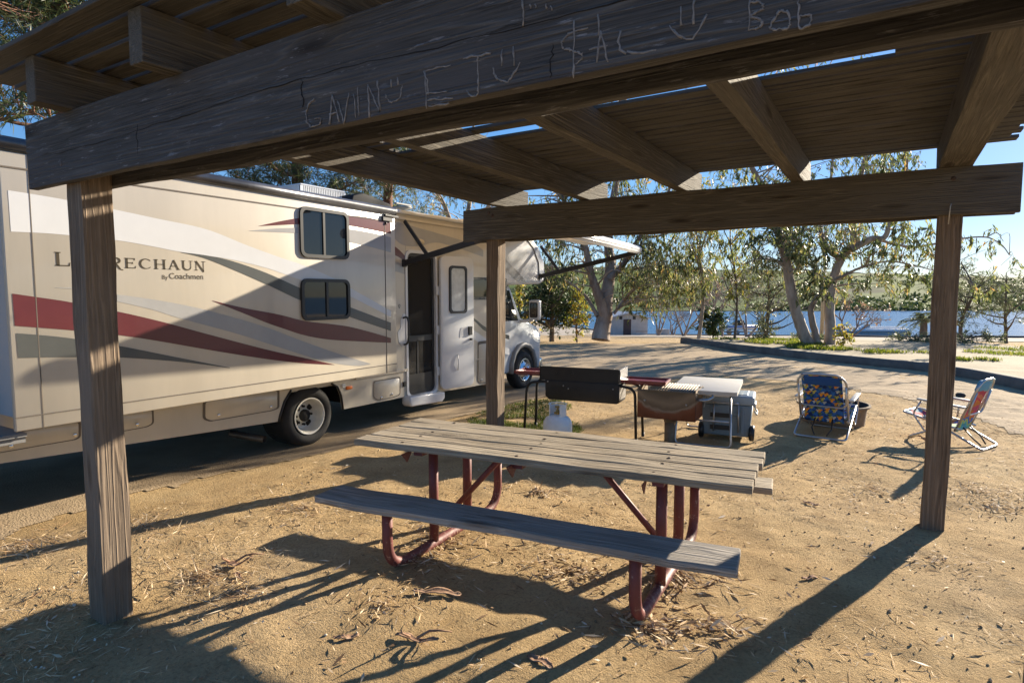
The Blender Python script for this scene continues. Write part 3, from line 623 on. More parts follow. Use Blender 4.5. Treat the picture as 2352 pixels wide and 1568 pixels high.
def ribbon(bm, pts, ws, fn, mi=0):
    P = [Vector((a, b)) for a, b in pts]; Lf, Rt = [], []
    for i, p in enumerate(P):
        d = (P[min(i+1, len(P)-1)]-P[max(i-1, 0)]).normalized(); n = Vector((-d.y, d.x)); w = ws[i]/2; Lf.append(p+n*w); Rt.append(p-n*w)
    for i in range(len(P)-1): bm.poly([fn(*q) for q in (Lf[i], Rt[i], Rt[i+1], Lf[i+1])], mi)
def smooth(pts, n=6):
    """Catmull-Rom through the points"""
    P = [pts[0]]+list(pts)+[pts[-1]]; out = []
    for a, b, c, d in zip(P, P[1:], P[2:], P[3:]):
        for k in range(n):
            t = k/n; out.append(tuple(.5*(2*b[i]+(c[i]-a[i])*t+(2*a[i]-5*b[i]+4*c[i]-d[i])*t*t+(3*b[i]-a[i]-3*c[i]+d[i])*t**3) for i in (0, 1)))
    return out+[pts[-1]]
def swoosh(bm, up, lo, X, mi):
    """strip between an upper and a lower outline, given on the photo and lying on the plane X"""
    A = smooth(up); B = smooth(lo)
    def res(P, n=48):
        a = np.array(P); s = np.concatenate([[0], np.cumsum(np.hypot(*np.diff(a, axis=0).T))]); q = np.linspace(0, s[-1], n); return np.stack([np.interp(q, s, a[:, 0]), np.interp(q, s, a[:, 1])], 1)
    A, B = res(A), res(B)
    for i in range(len(A)-1):
        q = [onX(*A[i], X), onX(*B[i], X), onX(*B[i+1], X), onX(*A[i+1], X)]
        if (q[0]-q[1]).length < 1e-4: q = q[1:]
        elif (q[2]-q[3]).length < 1e-4: q = q[:3]
        bm.poly(q, mi)
def wheel(parent, name, y, z, X, r, w, front=False):
    root = thing_part(name, parent); Mx = Matrix.Rotation(RAD(90), 4, 'Y'); ri = r*.60
    c = (X-w, y, z)      # local z of the lathe -> world +X
    b = MB(); b.lathe([(ri, .02), (ri+.01, -.0), (r*.82, -.02), (r*.95, .005), (r, .04), (r, w-.06), (r*.975, w-.025), (r*.86, w+.008), (r*.78, w+.010), (ri+.03, w+.002), (ri, w-.015), (ri, .02)], c, M=Mx, seg=56)
    for k in range(40):
        a = 2*math.pi*k/40; b.box((X-w*.5, y+(r+.001)*math.cos(a), z+(r+.001)*math.sin(a)), (w*.62, .012, .007), M=Matrix.Rotation(a-math.pi/2, 4, 'X'))
    b.build('tyre', M['rubber'], root, world=True)
    b = MB()
    if not front:      # dished dual rear wheel with oval hand holes
        b.lathe([(ri+.004, w+.004), (ri-.012, w+.006), (ri-.02, w-.01), (ri-.03, w-.06), (ri-.045, w-.11), (r*.36, w-.135), (r*.26, w-.12), (r*.25, w-.10), (0, w-.10)], c, M=Mx, seg=48)
        b.build('rim', M['rim'], root, world=True)
        b = MB()
        for k in range(4):
            a = RAD(38+90*k); q = Vector((X-.118, y+r*.40*math.cos(a), z+r*.40*math.sin(a)))
            b.lathe([(.001, 0), (.034, 0), (.036, -.006)], q, M=Matrix.Rotation(a, 4, 'X') @ Mx @ Matrix.Diagonal((1.0, 1.55, 1, 1)), seg=16)
        b.lathe([(.07, -.02), (.07, .05), (.055, .065), (0, .07)], (X-.125, y, z), M=Mx, seg=24)
        for k in range(8):
            a = 2*math.pi*k/8; b.lathe([(.014, -.01), (.014, .03), (.008, .036), (0, .036)], (X-.12, y+.105*math.cos(a), z+.105*math.sin(a)), M=Mx, seg=6)
        b.build('hub', M['dark'], root, world=True)
    else:
        b.lathe([(ri+.004, w+.004), (ri-.012, w+.008), (ri-.03, w-.01), (r*.50, w-.035), (r*.44, w-.02), (r*.34, w+.01), (r*.22, w+.035), (r*.20, w+.075), (r*.12, w+.09), (0, w+.092)], c, M=Mx, seg=48)
        for k in range(8):
            a = 2*math.pi*k/8; b.lathe([(.016, -.0), (.016, .04), (.01, .05), (0, .05)], (X+.02, y+.10*math.cos(a), z+.10*math.sin(a)), M=Mx, seg=8)
            a += .39; b.lathe([(.02, 0), (.001, .002)], (X-.014, y+r*.46*math.cos(a), z+r*.46*math.sin(a)), M=Mx, seg=10, mi=1)
        b.build('rim', [M['chrome'], M['dark']], root, world=True)
    return root
def rv_window(parent, name, X, y0, y1, z0, z1, mull=None, r=.07, t=.05):
    cy, cz, w, h = (y0+y1)/2, (z0+z1)/2, y1-y0, z1-z0; root, pre = (thing_part(name, parent), '') if parent.parent is None else (parent, name+'_')
    b = MB(); b.ring(rrect(cy, cz, w, h, r), rrect(cy, cz, w-2*t, h-2*t, r*.65), X-.01, X+.022)
    if mull: b.bb((X-.01, mull-.014, z0+t*.8), (X+.018, mull+.014, z1-t*.8))
    b.build(pre+'frame', M['black'], root, world=True)
    b = MB(); b.prism(rrect(cy, cz, w-2*t+.01, h-2*t+.01, r*.65), X-.008, X+.006); b.build(pre+'pane', M['glass'], root, world=True); return root
def motorhome():
    G = -.1; t = thing('motorhome', 'cream class C motorhome with burgundy and grey swooshes, bunk slide-out and awning extended', 'motorhome', (-6.8, 5.2, G))
    Bd = dict(world=True); L, Rr = WX-2.42, WX
    # ---- coach shell, open at the entrance door
    b = MB(); ZB, ZT = .585, 2.70
    b.bb((Rr-.045, .25, ZB), (Rr, 6.27, ZT), ch=.004); b.bb((Rr-.045, 6.27, 2.21), (Rr, 6.90, ZT)); b.bb((Rr-.045, 6.90, ZB), (Rr, 8.42, ZT))
    b.bb((L, .25, .3), (L+.045, 8.42, ZT)); b.bb((L+.045, .25, .4), (Rr-.045, .30, ZT)); b.bb((L+.045, 8.3, .9), (Rr-.045, 8.36, ZT))
    b.prism([(L-.005, ZT), (Rr+.005, ZT), (Rr-.06, ZT+.03), (Rr-.5, ZT+.05), (L+.5, ZT+.05), (L+.06, ZT+.03)], .23, 8.44, 'Y', ch=.01)
    b.bb((L+.045, .3, .55), (Rr-.045, 8.3, .60))
    b.bb((Rr-.9, 6.10, .6), (Rr-.86, 7.5, ZT), mi=1); b.bb((Rr-.86, 7.1, .6), (Rr-.05, 7.14, ZT), mi=1); b.bb((Rr-.86, 6.0, .6), (Rr-.05, 6.04, ZT), mi=1)
    b.build('body', [M['cream'], M['interior']], t, **Bd)
    # ---- lower skirts with the rear wheel opening
    b = MB(); X0, X1 = Rr-.03, Rr-.004
    arch = [(4.235+.02*math.sin(0), .262)]
    b.prism([(.25, .60), (.25, .47), (1.76, .386), (4.19, .262), (4.21, .33), (4.27, .47), (4.36, .60)], X0, X1)
    b.prism([(4.93, .60), (5.03, .53), (5.08, .42), (5.105, .245), (6.25, .235), (6.25, .60)], X0, X1)
    b.prism([(6.92, .60), (6.92, .20), (7.7, .17), (8.42, .16), (8.42, .60)], X0, X1)
    b.prism([(4.36, .60), (4.93, .60), (4.93, .57), (4.36, .57)], X0, X1)
    b.build('skirt', M['cream'], t, **Bd)
    b = MB(); b.tube([(Rr-.002, 4.19, .262), (Rr-.002, 4.21, .33), (Rr-.002, 4.27, .47), (Rr-.002, 4.36, .583)], .013, 8); b.tube([(Rr-.002, 4.93, .583), (Rr-.002, 5.03, .53), (Rr-.002, 5.08, .42), (Rr-.002, 5.105, .245)], .013, 8)
    b.pieces('arch_trim', M['black'], t, **Bd)
    b = MB(); b.bb((L+.05, .3, .42), (Rr-.06, 4.1, .56)); b.bb((L+.05, 5.2, .3), (Rr-.06, 8.2, .56)); b.bb((L+.8, 4.0, .3), (Rr-.75, 5.3, .56)); b.bb((L+.05, 4.1, .54), (Rr-.05, 5.2, .58))
    for x in (L+.7, Rr-.9): b.bb((x, .3, .25), (x+.1, 9.2, .43))
    b.build('chassis', M['dark'], t, **Bd)
    # ---- ledge trims, seams
    b = MB()
    b.bb((Rr, 5.30, .585), (Rr+.022, 6.27, .625), ch=.006); b.bb((Rr, 6.92, .585), (Rr+.01, 8.42, .60)); b.bb((Rr, 5.5, 2.62), (Rr+.03, 8.42, 2.66), ch=.005)
    b.pieces('belt_trim', M['cream'], t, **Bd)
    # ---- storage compartment doors
    def comp(poly, X, latches, name='compartment_door'):
        d = thing_part(name, t); P = [(q.y, q.z) for q in (onX(a, c_, X) for a, c_ in poly)]
        cy = sum(p[0] for p in P)/len(P); cz = sum(p[1] for p in P)/len(P); In = [(cy+(a-cy)*.94, cz+(c_-cz)*.90) for a, c_ in P]
        b = MB(); b.prism(P, X-.004, X+.006, ch=.003, seg=1); b.build('panel', M['cream'], d, **Bd)
        b = MB(); b.ring(P, In, X+.006, X+.0075); b.build('seal', M['seam'], d, **Bd)
        b = MB()
        for lx, lz in latches: q = onX(lx, lz, X+.008); b.lathe([(.016, 0), (.016, .008), (.011, .012), (0, .012)], q, M=Matrix.Rotation(RAD(90), 4, 'Y'), seg=14)
        b.pieces('latch', M['chrome'], d, **Bd)
    comp(fillet2([(465, 921), (641, 893), (641, 937), (625, 943), (480, 968), (465, 962)], 6), Rr-.004, [(502, 953), (622, 934)])
    comp(fillet2([(200, 962), (352, 938), (353, 972), (338, 980), (215, 1003), (200, 1000)], 6), Rr-.004, [(315, 974), (232, 990)])
    comp(fillet2([(-60, 1006), (185, 966), (185, 1003), (175, 1009), (-60, 1050)], 6), Rr-.004, [(25, 1024), (172, 998)])
    comp(fillet2([(857, 874), (919, 864), (919, 906), (905, 912), (868, 920), (857, 914)], 5), Rr-.004, [(876, 918-5), (900, 905)])
    comp(fillet2([(1097, 784), (1150, 778), (1152, 872), (1140, 878), (1103, 880), (1097, 874)], 5), Rr+.001, [(1106, 872)])
    # ---- wheels
    wheel(t, 'rear_wheel', 4.62, .245, Rr-.02, .348, .42); wheel(t, 'front_wheel', 9.54, .245, Rr-.06, .345, .21, True)
    for o in list(t.children):
        if o.name.startswith(('rear_wheel', 'front_wheel')): o.name = 'wheel'
    b = MB(); b.lathe([(.345, 0), (.345, .25), (.2, .25), (.2, 0), (.345, 0)], (L+.05, 4.62, .245), M=Matrix.Rotation(RAD(90), 4, 'Y'), seg=32); b.lathe([(.345, 0), (.345, .22), (.2, .22), (.2, 0), (.345, 0)], (L+.1, 9.54, .245), M=Matrix.Rotation(RAD(90), 4, 'Y'), seg=32); b.pieces('far_tyre', M['rubber'], t, **Bd)
    b = MB(); q = onX(608, 1008, Rr+.02); b.tube([q+Vector((-.35, -.16, .05)), q+Vector((-.15, -.07, .02)), q], .040, 16, cap=False); b.tube([q+Vector((-.2, -.09, .02)), q+Vector((-.03, -.014, 0))], .034, 12, mi=1); b.build('exhaust_pipe', [mat('exhaust_steel', (.13, .12, .11), .45, .7, var=.3), M['dark']], t, **Bd)
    # amber marker lamp, reflector, socket
    b = MB(); q = onX(917*.0+921, 893*.0+894, Rr); q = onX(700*.8711+691*.27777, 784+382*.27777, Rr); b.box(q, (.03, .10, .042), ch=.012, seg=2); b.build('marker_lamp', M['orange'], t, **Bd)
    b = MB(); b.box(q+Vector((0, -.085, .035)), (.012, .05, .05), ch=.003); b.build('sticker', M['white'], t, **Bd)
    b = MB(); q = onX(928, 882, Rr); b.box(q, (.03, .05, .07), ch=.006); b.box(q+Vector((.016, 0, 0)), (.004, .03, .045)); b.build('socket', M['black'], t, **Bd)
    # ---- entrance: jamb, screen door, grab handle, open door, step
    Y0, Y1, D0, D1 = 6.27, 6.90, .22, 2.21
    b = MB(); b.ring(rrect((Y0+Y1)/2, (D0+D1)/2, Y1-Y0+.05, D1-D0+.05, .11), rrect((Y0+Y1)/2, (D0+D1)/2, Y1-Y0-.03, D1-D0-.03, .09), Rr-.06, Rr+.014); b.build('door_jamb', M['white'], t, **Bd)
    sd = thing_part('screen_door', t)
    sm = bpy.data.materials.new('screen_mesh'); sm.use_nodes = True; nn = sm.node_tree.nodes; nn['Principled BSDF'].inputs['Base Color'].default_value = (.018, .016, .014, 1); nn['Principled BSDF'].inputs['Roughness'].default_value = .9; nn['Principled BSDF'].inputs['Alpha'].default_value = .62
    b = MB(); b.bb((Rr-.035, Y0+.04, D0+.1), (Rr-.033, Y1-.04, D1-.05)); b.build('mesh', sm, sd, **Bd)
    b = MB(); b.ring(rrect((Y0+Y1)/2, (D0+D1)/2, Y1-Y0-.035, D1-D0-.035, .08), rrect((Y0+Y1)/2, (D0+D1)/2, Y1-Y0-.12, D1-D0-.12, .06), Rr-.05, Rr-.022)
    b.bb((Rr-.045, Y0+.05, .98), (Rr-.027, Y1-.05, 1.06)); b.bb((Rr-.045, Y0+.05, D0+.03), (Rr-.027, Y1-.05, .52)); b.bb((Rr-.045, Y0+.24, .52), (Rr-.027, Y0+.27, 1.0)); b.build('frame', M['black'], sd, **Bd)
    b = MB(); b.bb((Rr-.6, 6.33, .6), (Rr-.5, 6.62, 1.45)); b.bb((Rr-.50, 6.35, 1.0), (Rr-.2, 6.6, 1.1), ch=.03, seg=3); b.bb((Rr-.55, 6.33, 1.05), (Rr-.46, 6.6, 1.62), ch=.04, seg=3); b.build('seat_inside', mat('pale_upholstery', (.42, .46, .34), .8), t, **Bd)
    b = MB(); hp = [onX(926, 730, Rr+.002), onX(935, 727, Rr+.07), onX(938, 738, Rr+.085), onX(938, 782, Rr+.085), onX(935, 790, Rr+.07), onX(928, 791, Rr+.002)]; b.tube(fillet(hp, .03), .013, 10); b.build('grab_handle', M['black'], t, **Bd)
    b = MB(); b.prism([(q.y, q.z) for q in (onX(a, c_, Rr) for a, c_ in ((931, 722), (926, 720), (919, 735), (920, 752), (913, 762), (915, 785), (923, 796), (931, 792)))], Rr, Rr+.006); b.build('handle_plate', M['white'], t, **Bd)
    dr = thing_part('door', t); hz = Y1+.01; ang = RAD(9)
    Dm = Matrix.Translation((Rr+.02, hz, 0)) @ Matrix.Rotation(-ang, 4, 'Z')
    rm = t.matrix_world.inverted()
    def dbuild(b, nm, m):
        bmesh.ops.transform(b.bm, matrix=rm @ Dm, verts=b.bm.verts); return b.build(nm, m, dr)
    dw, dz0, dz1 = .68, .235, 2.19
    b = MB(); b.prism(rrect(dw/2+.03, (dz0+dz1)/2, dw, dz1-dz0, .10), .0, .045, ch=.008); dbuild(b, 'panel', M['white'])
    b = MB(); b.ring(rrect(dw/2+.03, 1.70, .36, .70, .06), rrect(dw/2+.03, 1.70, .29, .63, .05), .045, .066); dbuild(b, 'window_frame', M['black'])
    b = MB(); b.prism(rrect(dw/2+.03, 1.70, .295, .635, .05), .044, .052); dbuild(b, 'window_pane', mat('frosted_pane', (.50, .54, .56), .35, var=.12, vscale=14))
    b = MB(); b.box((.055, dw-.06, 1.08), (.03, .075, .13), ch=.006); b.box((.06, dw-.05, .95), (.03, .04, .03), ch=.004); dbuild(b, 'latch', M['black'])
    b = MB(); b.prism([(dw-.25, 1.13), (dw-.11, 1.15), (dw-.11, 1.02), (dw-.28, .98), (dw-.27, 1.07)], .045, .049); b.tube([(.055, dw*.52, .50), (.068, dw*.525, .62), (.055, dw*.52, .74)], .008, 8); dbuild(b, 'trim', M['white'])
    b = MB()
    for z in (.45, 1.05, 1.62): b.bb((Rr, Y1-.02, z), (Rr+.03, Y1+.05, z+.13), ch=.004)
    b.pieces('hinge', M['white'], t, **Bd)
    b = MB(); b.prism([(6.2, .25), (6.2, .14), (6.24, .105), (6.90, .075), (6.96, .12), (6.96, .21)], Rr-.05, Rr+.11, ch=.02, seg=3); b.build('step', M['white'], t, **Bd)
    b = MB(); q = onX(963, 556, Rr); b.lathe([(.075, 0), (.075, .02), (.055, .05), (0, .06)], q, M=Matrix.Rotation(RAD(90), 4, 'Y') @ Matrix.Diagonal((.6, 1, 1, 1)), seg=24); b.build('porch_lamp', mat('lamp_cover', (.62, .52, .36), .3), t, **Bd)
    # ---- graphics on the coach wall around the entrance
    b = MB(); X = Rr+.0016
    swoosh(b, [(890, 500), (905, 508), (985, 530), (1085, 560), (1110, 575)], [(890, 525), (920, 560), (960, 566), (1010, 558), (1110, 590)], X, 1)
    swoosh(b, [(896, 560), (915, 572), (934, 592)], [(896, 582), (915, 590), (934, 604)], X, 0); swoosh(b, [(896, 598), (915, 603), (934, 608)], [(896, 622), (915, 625), (934, 632)], X, 1)
    swoosh(b, [(1078, 722), (1095, 735), (1118, 752), (1170, 770)], [(1078, 726), (1095, 742), (1118, 762), (1170, 780)], X, 2); swoosh(b, [(1078, 750), (1095, 762), (1118, 778), (1170, 800)], [(1078, 772), (1095, 783), (1118, 800), (1170, 815)], X, 3)
    b.build('wall_graphics', [M['burg'], M['mgrey'], M['dgrey'], M['white']], t, **Bd)
    q0, q1 = onX(1079, 690, Rr), onX(1160, 616, Rr); rv_window(t, 'window', Rr, q0.y, q1.y+.02, q0.z+.01, 1.90, None, .04, .04)
    # ---- slide-out with flange, bunk windows, graphics and lettering
    sl = thing_part('slide_out', t); SB, STp = .695, 2.60
    b = MB(); b.bb((Rr-.3, 1.78, SB+.06), (SX-.035, 5.45, STp-.03)); b.build('slide_box', M['white'], sl, **Bd)
    b = MB(); b.bb((SX-.04, 1.70, SB), (SX, 5.52, STp), ch=.008, seg=2); b.build('slide_face', M['cream'], sl, **Bd)
    b = MB()
    for z in (.79,): b.bb((SX, 1.70, z), (SX+.004, 5.52, z+.008))
    b.bb((SX, 5.34, SB), (SX+.004, 5.348, STp)); b.bb((SX, 1.86, SB), (SX+.003, 1.866, STp)); b.bb((SX, 1.70, 2.49), (SX+.006, 5.52, 2.50)); b.build('seam', M['seam'], sl, **Bd)
    b = MB(); b.bb((Rr-.25, 1.1, .60), (SX-.08, 1.78, .64)); b.bb((Rr-.25, 1.2, .645), (SX-.05, 1.78, .67)); b.pieces('slide_rail', M['greyplast'], sl, **Bd)
    b = MB(); X = SX+.0015
    swoosh(b, [(18, 437), (63, 444), (140, 457), (257, 480), (360, 502), (472, 526), (566, 563), (640, 590), (691, 607), (760, 636), (801, 659), (898, 714)], [(25, 532), (90, 535), (144, 539), (261, 551), (340, 564), (417, 579), (520, 594), (610, 615), (691, 643), (760, 664), (801, 679), (898, 728)], X, 3)
    swoosh(b, [(269, 676), (360, 689), (444, 705), (530, 727), (610, 751), (700, 785), (780, 813), (851, 835)], [(269, 692), (350, 711), (417, 732), (540, 765), (640, 797), (740, 828), (815, 840), (851, 836)], X, 1)
    X += .0008
    swoosh(b, [(415, 579), (470, 586), (528, 598), (610, 626), (691, 662), (750, 684), (801, 704), (898, 741)], [(415, 579.5), (470, 593), (540, 621), (610, 652), (691, 690), (750, 708), (801, 727), (898, 760)], X, 2)
    swoosh(b, [(487, 690), (560, 707), (640, 722), (700, 737), (760, 744), (802, 750), (850, 762), (898, 776)], [(487, 690.5), (566, 722), (610, 740), (650, 754), (700, 770), (760, 780), (850, 785), (898, 787)], X, 0)
    swoosh(b, [(28, 674), (90, 683), (157, 693), (269, 715), (369, 738), (480, 768), (610, 802), (700, 822), (768, 837)], [(34, 748), (100, 753), (164, 758), (272, 769), (375, 785), (490, 805), (610, 824), (700, 834), (768, 837.5)], X, 0)
    swoosh(b, [(37, 765), (100, 770), (164, 777), (278, 795), (400, 819), (528, 844)], [(42, 822), (100, 820.5), (167, 820), (278, 821), (417, 831), (528, 845)], X, 2)
    swoosh(b, [(594, 519), (640, 509), (686, 501), (740, 496), (797, 495), (844, 499), (898, 512)], [(594, 519.5), (640, 517), (686, 515), (740, 515), (799, 518), (844, 526), (898, 537)], X, 0)
    swoosh(b, [(572, 530), (630, 525), (686, 523), (740, 522), (799, 526), (850, 534), (898, 545)], [(572, 530.5), (630, 533), (686, 536), (740, 543), (802, 556), (850, 567), (898, 580)], X, 1)
    swoosh(b, [(126, 660), (160, 661), (200, 661)], [(126, 660.6), (160, 663), (200, 662)], X, 1)
    b.build('side_graphics', [M['burg'], M['mgrey'], M['dgrey'], M['white']], sl, **Bd)
    b = MB(); X = SX+.0022; A0, A1 = onX(126, 611, X), onX(476, 627, X); TA = onX(126, 579, X)
    word = 'LEPRECHAUN'; wid = [1.15]+[1]*9; adv = (A1.y-A0.y)/(sum(wid)); y = A0.y; H = TA.z-A0.z
    for i, ch in enumerate(word):
        h = H*(1.0 if i == 0 else .80); w = adv*.90*wid[i]; fn = lambda a, c_, y=y, h=h, w=w: (X, y+a*w, A0.z+.002+c_*h); sc = lambda q: q
        for s in serif(ch):
            if s == 'bowl': P = [(.48+.30*math.sin(RAD(k))*1.0, .71+.255*math.cos(RAD(k))) for k in range(0, 181, 15)]; Wd = [.075+.13*math.sin(RAD(k)) for k in range(0, 181, 15)]
            elif s == 'round': A = list(range(40, 321, 14)); P = [(.50+.44*math.cos(RAD(k)), .5+.48*math.sin(RAD(k))) for k in A]; Wd = [.07+.14*max(0, -math.cos(RAD(k))) for k in A]
            elif s == 'cup': P = [(.16, 1), (.16, .5)]+[(.48+.32*math.cos(RAD(k)), .34+.31*math.sin(RAD(k))) for k in range(180, 361, 15)]+[(.80, .5), (.80, 1)]; Wd = [.2, .2]+[.2-.12*k/12 for k in range(13)]+[.075, .075]
            else: P = [(s[0], s[1]), (s[2], s[3])]; Wd = [s[4]]*2
            asp = w/h; P2 = [(a*asp, c_) for a, c_ in P]; ribbon(b, P2, Wd, lambda a, c_, fn=fn, asp=asp: fn(a/asp, c_), 0)
        y += adv*wid[i]
    b.build('lettering', M['ink'], sl, **Bd)
    for txt, a0, a1, nm in (('By', (372, 641), (386, 642), 'small_lettering'), ('Coachmen', (388, 640), (467, 644), 'small_lettering')):
        cu = bpy.data.curves.new(nm, 'FONT'); cu.body = txt; cu.size = 1; cu.resolution_u = 3; cu.extrude = .0; to = bpy.data.objects.new(nm, cu); COL.objects.link(to); bpy.context.view_layer.update()
        me = bpy.data.meshes.new_from_object(to.evaluated_get(bpy.context.evaluated_depsgraph_get())); bpy.data.objects.remove(to); p0, p1 = onX(*a0, X), onX(*a1, X)
        wdt = max(v.co.x for v in me.vertices); k = (p1.y-p0.y)/wdt
        kz = k*(1.0 if txt == 'By' else 1.0); iv = t.matrix_world.inverted()
        for v in me.vertices: v.co = iv @ Vector((X, p0.y+v.co.x*k, p0.z+v.co.y*kz))
        me.materials.append(M['ink']); o = bpy.data.objects.new(nm, me); COL.objects.link(o); o.parent = sl
    for c4 in (((688, 477), (798, 594), 744, 0), ((691, 630), (801, 741), 748, 1)):
        p0 = onX(c4[0][0]+1, c4[1][1]-4, SX); p1 = onX(c4[1][0], c4[0][1]+12, SX); rv_window(sl, 'window', SX, p0.y, p1.y, p0.z, p1.z, onX(c4[2], 600, SX).y, .075, .034)
    # slide topper roller
    b = MB(); b.tube([(SX-.0, 1.6, 2.655), (SX-.0, 5.50, 2.62)], .045, 18); b.build('topper_roller', mat('roller', (.10, .10, .11), .3, .5, var=.4, vscale=1.2, stretch=(1, 1.5, 1)), sl, **Bd)
    b = MB(); b.tube([(SX-.02, 5.50, 2.62), (SX-.02, 5.53, 2.62)], .055, 12); b.box((SX+.01, 5.38, 2.515), (.03, .17, .05), ch=.006); b.box((SX+.02, 5.44, 2.56), (.025, .22, .018)); b.tube([(SX+.01, 5.36, 2.48), (SX+.01, 5.36, 2.45)], .008, 6); b.build('topper_bracket', M['black'], sl, **Bd)
    b = MB()
    for y in (1.55, 1.66): b.tube([(SX-.02, y, 2.62), (SX-.02, y, 2.9)], .008, 6)
    b.build('topper_end', M['white'], sl, **Bd)
    b = MB(); b.poly([(SX-.0, 1.65, 2.70), (SX-.0, 5.45, 2.665), (Rr+.01, 5.45, 2.705), (Rr+.01, 1.65, 2.72)]); b.build('topper_fabric', M['white'], sl, **Bd)
    # ---- roof: air conditioner, vent
    RZ = ZT+.045
    b = MB(); q0, q1 = onX(690, 436, -6.35), onX(800, 445, -6.35); y0, y1 = q0.y, q0.y+.75
    ac = thing_part('air_conditioner', t); b.bb((-6.95, y0, RZ), (-6.35, y1, RZ+.05)); b.bb((-6.95, y0, RZ+.26), (-6.35, y1, RZ+.285), ch=.01)
    for k in range(26):
        yy = y0+(y1-y0)*(k+.15)/26; b.bb((-6.36, yy, RZ+.05), (-6.352, yy+.016, RZ+.26)); xx = -6.95+.6*(k+.1)/26; b.bb((xx, y0, RZ+.05), (xx+.013, y0+.008, RZ+.26))
    for xx, yy in ((-6.95, y0), (-6.38, y0), (-6.38, y1-.03), (-6.95, y1-.03)): b.bb((xx, yy, RZ+.05), (xx+.03, yy+.03, RZ+.26))
    b.build('shroud', M['white'], ac, **Bd); b = MB(); b.bb((-6.9, y0+.05, RZ+.05), (-6.42, y1-.05, RZ+.25)); b.build('coil', M['greyplast'], ac, **Bd)
    b = MB(); v0 = onX(795, 450, -6.2); b.prism([(v0.y, RZ), (v0.y+.08, RZ+.22), (v0.y+.28, RZ+.27), (v0.y+.80, RZ+.18), (v0.y+.9, RZ)], -6.65, -6.15, ch=.02, seg=3); b.build('roof_vent', mat('smoked_plastic', (.012, .013, .016), .7, spec=.2), t, **Bd)
    b = MB(); v0 = onX(925, 468, -6.4); b.lathe([(.02, 0), (.03, .18), (.14, .2), (.14, .22), (.0, .24)], (-6.4, v0.y, RZ), seg=18); b.box((-6.4, v0.y, RZ+.26), (.06, .34, .02)); b.build('antenna', M['greyplast'], t, **Bd)
    # ---- cab-over bunk
    b = MB(); co = [(8.30, 2.75), (8.30, 1.79), (8.86, 1.785), (10.02, 1.82), (10.17, 1.88), (10.21, 1.98), (10.17, 2.23), (9.96, 2.50), (9.70, 2.66), (9.2, 2.75)]
    b.prism(co, L+.0, Rr-.0, ch=.05, seg=4); b.build('cab_over', M['white'], t, **Bd)
    b = MB(); tp = [onX(a, c_, Rr+.006) for a, c_ in ((1150, 540), (1209, 549), (1244+.0-20, 568), (1237, 603), (1239, 645))]; b.tube(tp, .009, 8); b.build('cab_over_trim', M['dgrey'], t, **Bd)
    b = MB(); X = Rr+.0025
    swoosh(b, [(1150, 580), (1165, 600), (1190, 625), (1208, 648)], [(1150, 600), (1160, 620), (1175, 635), (1190, 649)], X, 1); swoosh(b, [(1150, 566), (1172, 592), (1200, 625), (1222, 648)], [(1150, 580), (1166, 600), (1190, 627), (1208, 648)], X, 0); b.build('cab_over_graphics', [M['white'], M['mgrey']], t, **Bd)
    # ---- cab
    cx0, cx1 = L+.12, Rr-.10
    b = MB(); b.prism([(8.3, 1.80), (8.3, .22), (9.12, .22), (9.14, .40), (9.22, .56), (9.36, .66), (9.54, .69), (9.72, .66), (9.86, .56), (9.94, .40), (9.96, .25), (10.16, .22), (10.22, .32), (10.22, .70), (10.17, .93), (10.06, 1.03), (9.62, 1.17), (9.50, 1.19), (9.10, 1.78)], cx0, cx1, ch=.06, seg=4); b.build('cab', M['silver'], t, **Bd)
    b = MB(); b.prism([(8.45, 1.70), (8.45, 1.16), (9.36, 1.16), (9.06, 1.70)], cx1-.01, cx1+.006, ch=.004); b.build('cab_window', M['glass'], t, **Bd)
    b = MB(); b.poly([(cx0+.08, 9.56, 1.22), (cx1-.08, 9.56, 1.22), (cx1-.12, 9.16, 1.77), (cx0+.12, 9.16, 1.77)]); b.build('windscreen', M['glass'], t, **Bd)
    b = MB(); ap = [(9.10, .22), (9.12, .40), (9.21, .57), (9.36, .68), (9.54, .715), (9.72, .68), (9.87, .57), (9.955, .40), (9.97, .25)]; b.tube([(cx1+.012, y, z) for y, z in ap], .05, 10); b.build('wheel_arch', M['greyplast'], t, **Bd)
    b = MB(); b.prism([(9.14, .2), (9.16, .42), (9.25, .56), (9.38, .65), (9.54, .675), (9.70, .65), (9.84, .56), (9.92, .42), (9.94, .2)], cx1-.3, cx1+.004); b.build('wheel_well', M['dark'], t, **Bd)
    b = MB(); b.bb((cx0, 10.17, .18), (cx1+.0, 10.30, .40), ch=.03, seg=3); b.build('bumper', M['chrome'], t, **Bd)
    b = MB(); b.box((cx1-.16, 10.18, .78), (.30, .09, .20), ch=.02, seg=2); b.build('headlight', mat('lens', (.75, .77, .78), .1, coat=1), t, **Bd)
    mr = thing_part('wing_mirror', t); q = onX(1229, 712, cx1+.26)
    b = MB(); b.box(q, (.22, .10, .36), ch=.035, seg=3); b.tube([q+Vector((-.05, .02, -.17)), q+Vector((-.15, .02, -.20)), q+Vector((-.3, -.1, -.20))], .03, 10); b.build('housing', M['white'], mr, **Bd)
    b = MB(); b.box(q+Vector((0, -.053, .0)), (.13, .006, .24), ch=.002); b.build('mirror_glass', mat('mirror', (.55, .56, .58), .03, 1), mr, **Bd)
    b = MB(); b.ring(rrect(q.x, q.z, .16, .27, .03), rrect(q.x, q.z, .125, .235, .02), q.y-.058, q.y-.049, 'Y'); b.build('mirror_rim', M['black'], mr, **Bd)
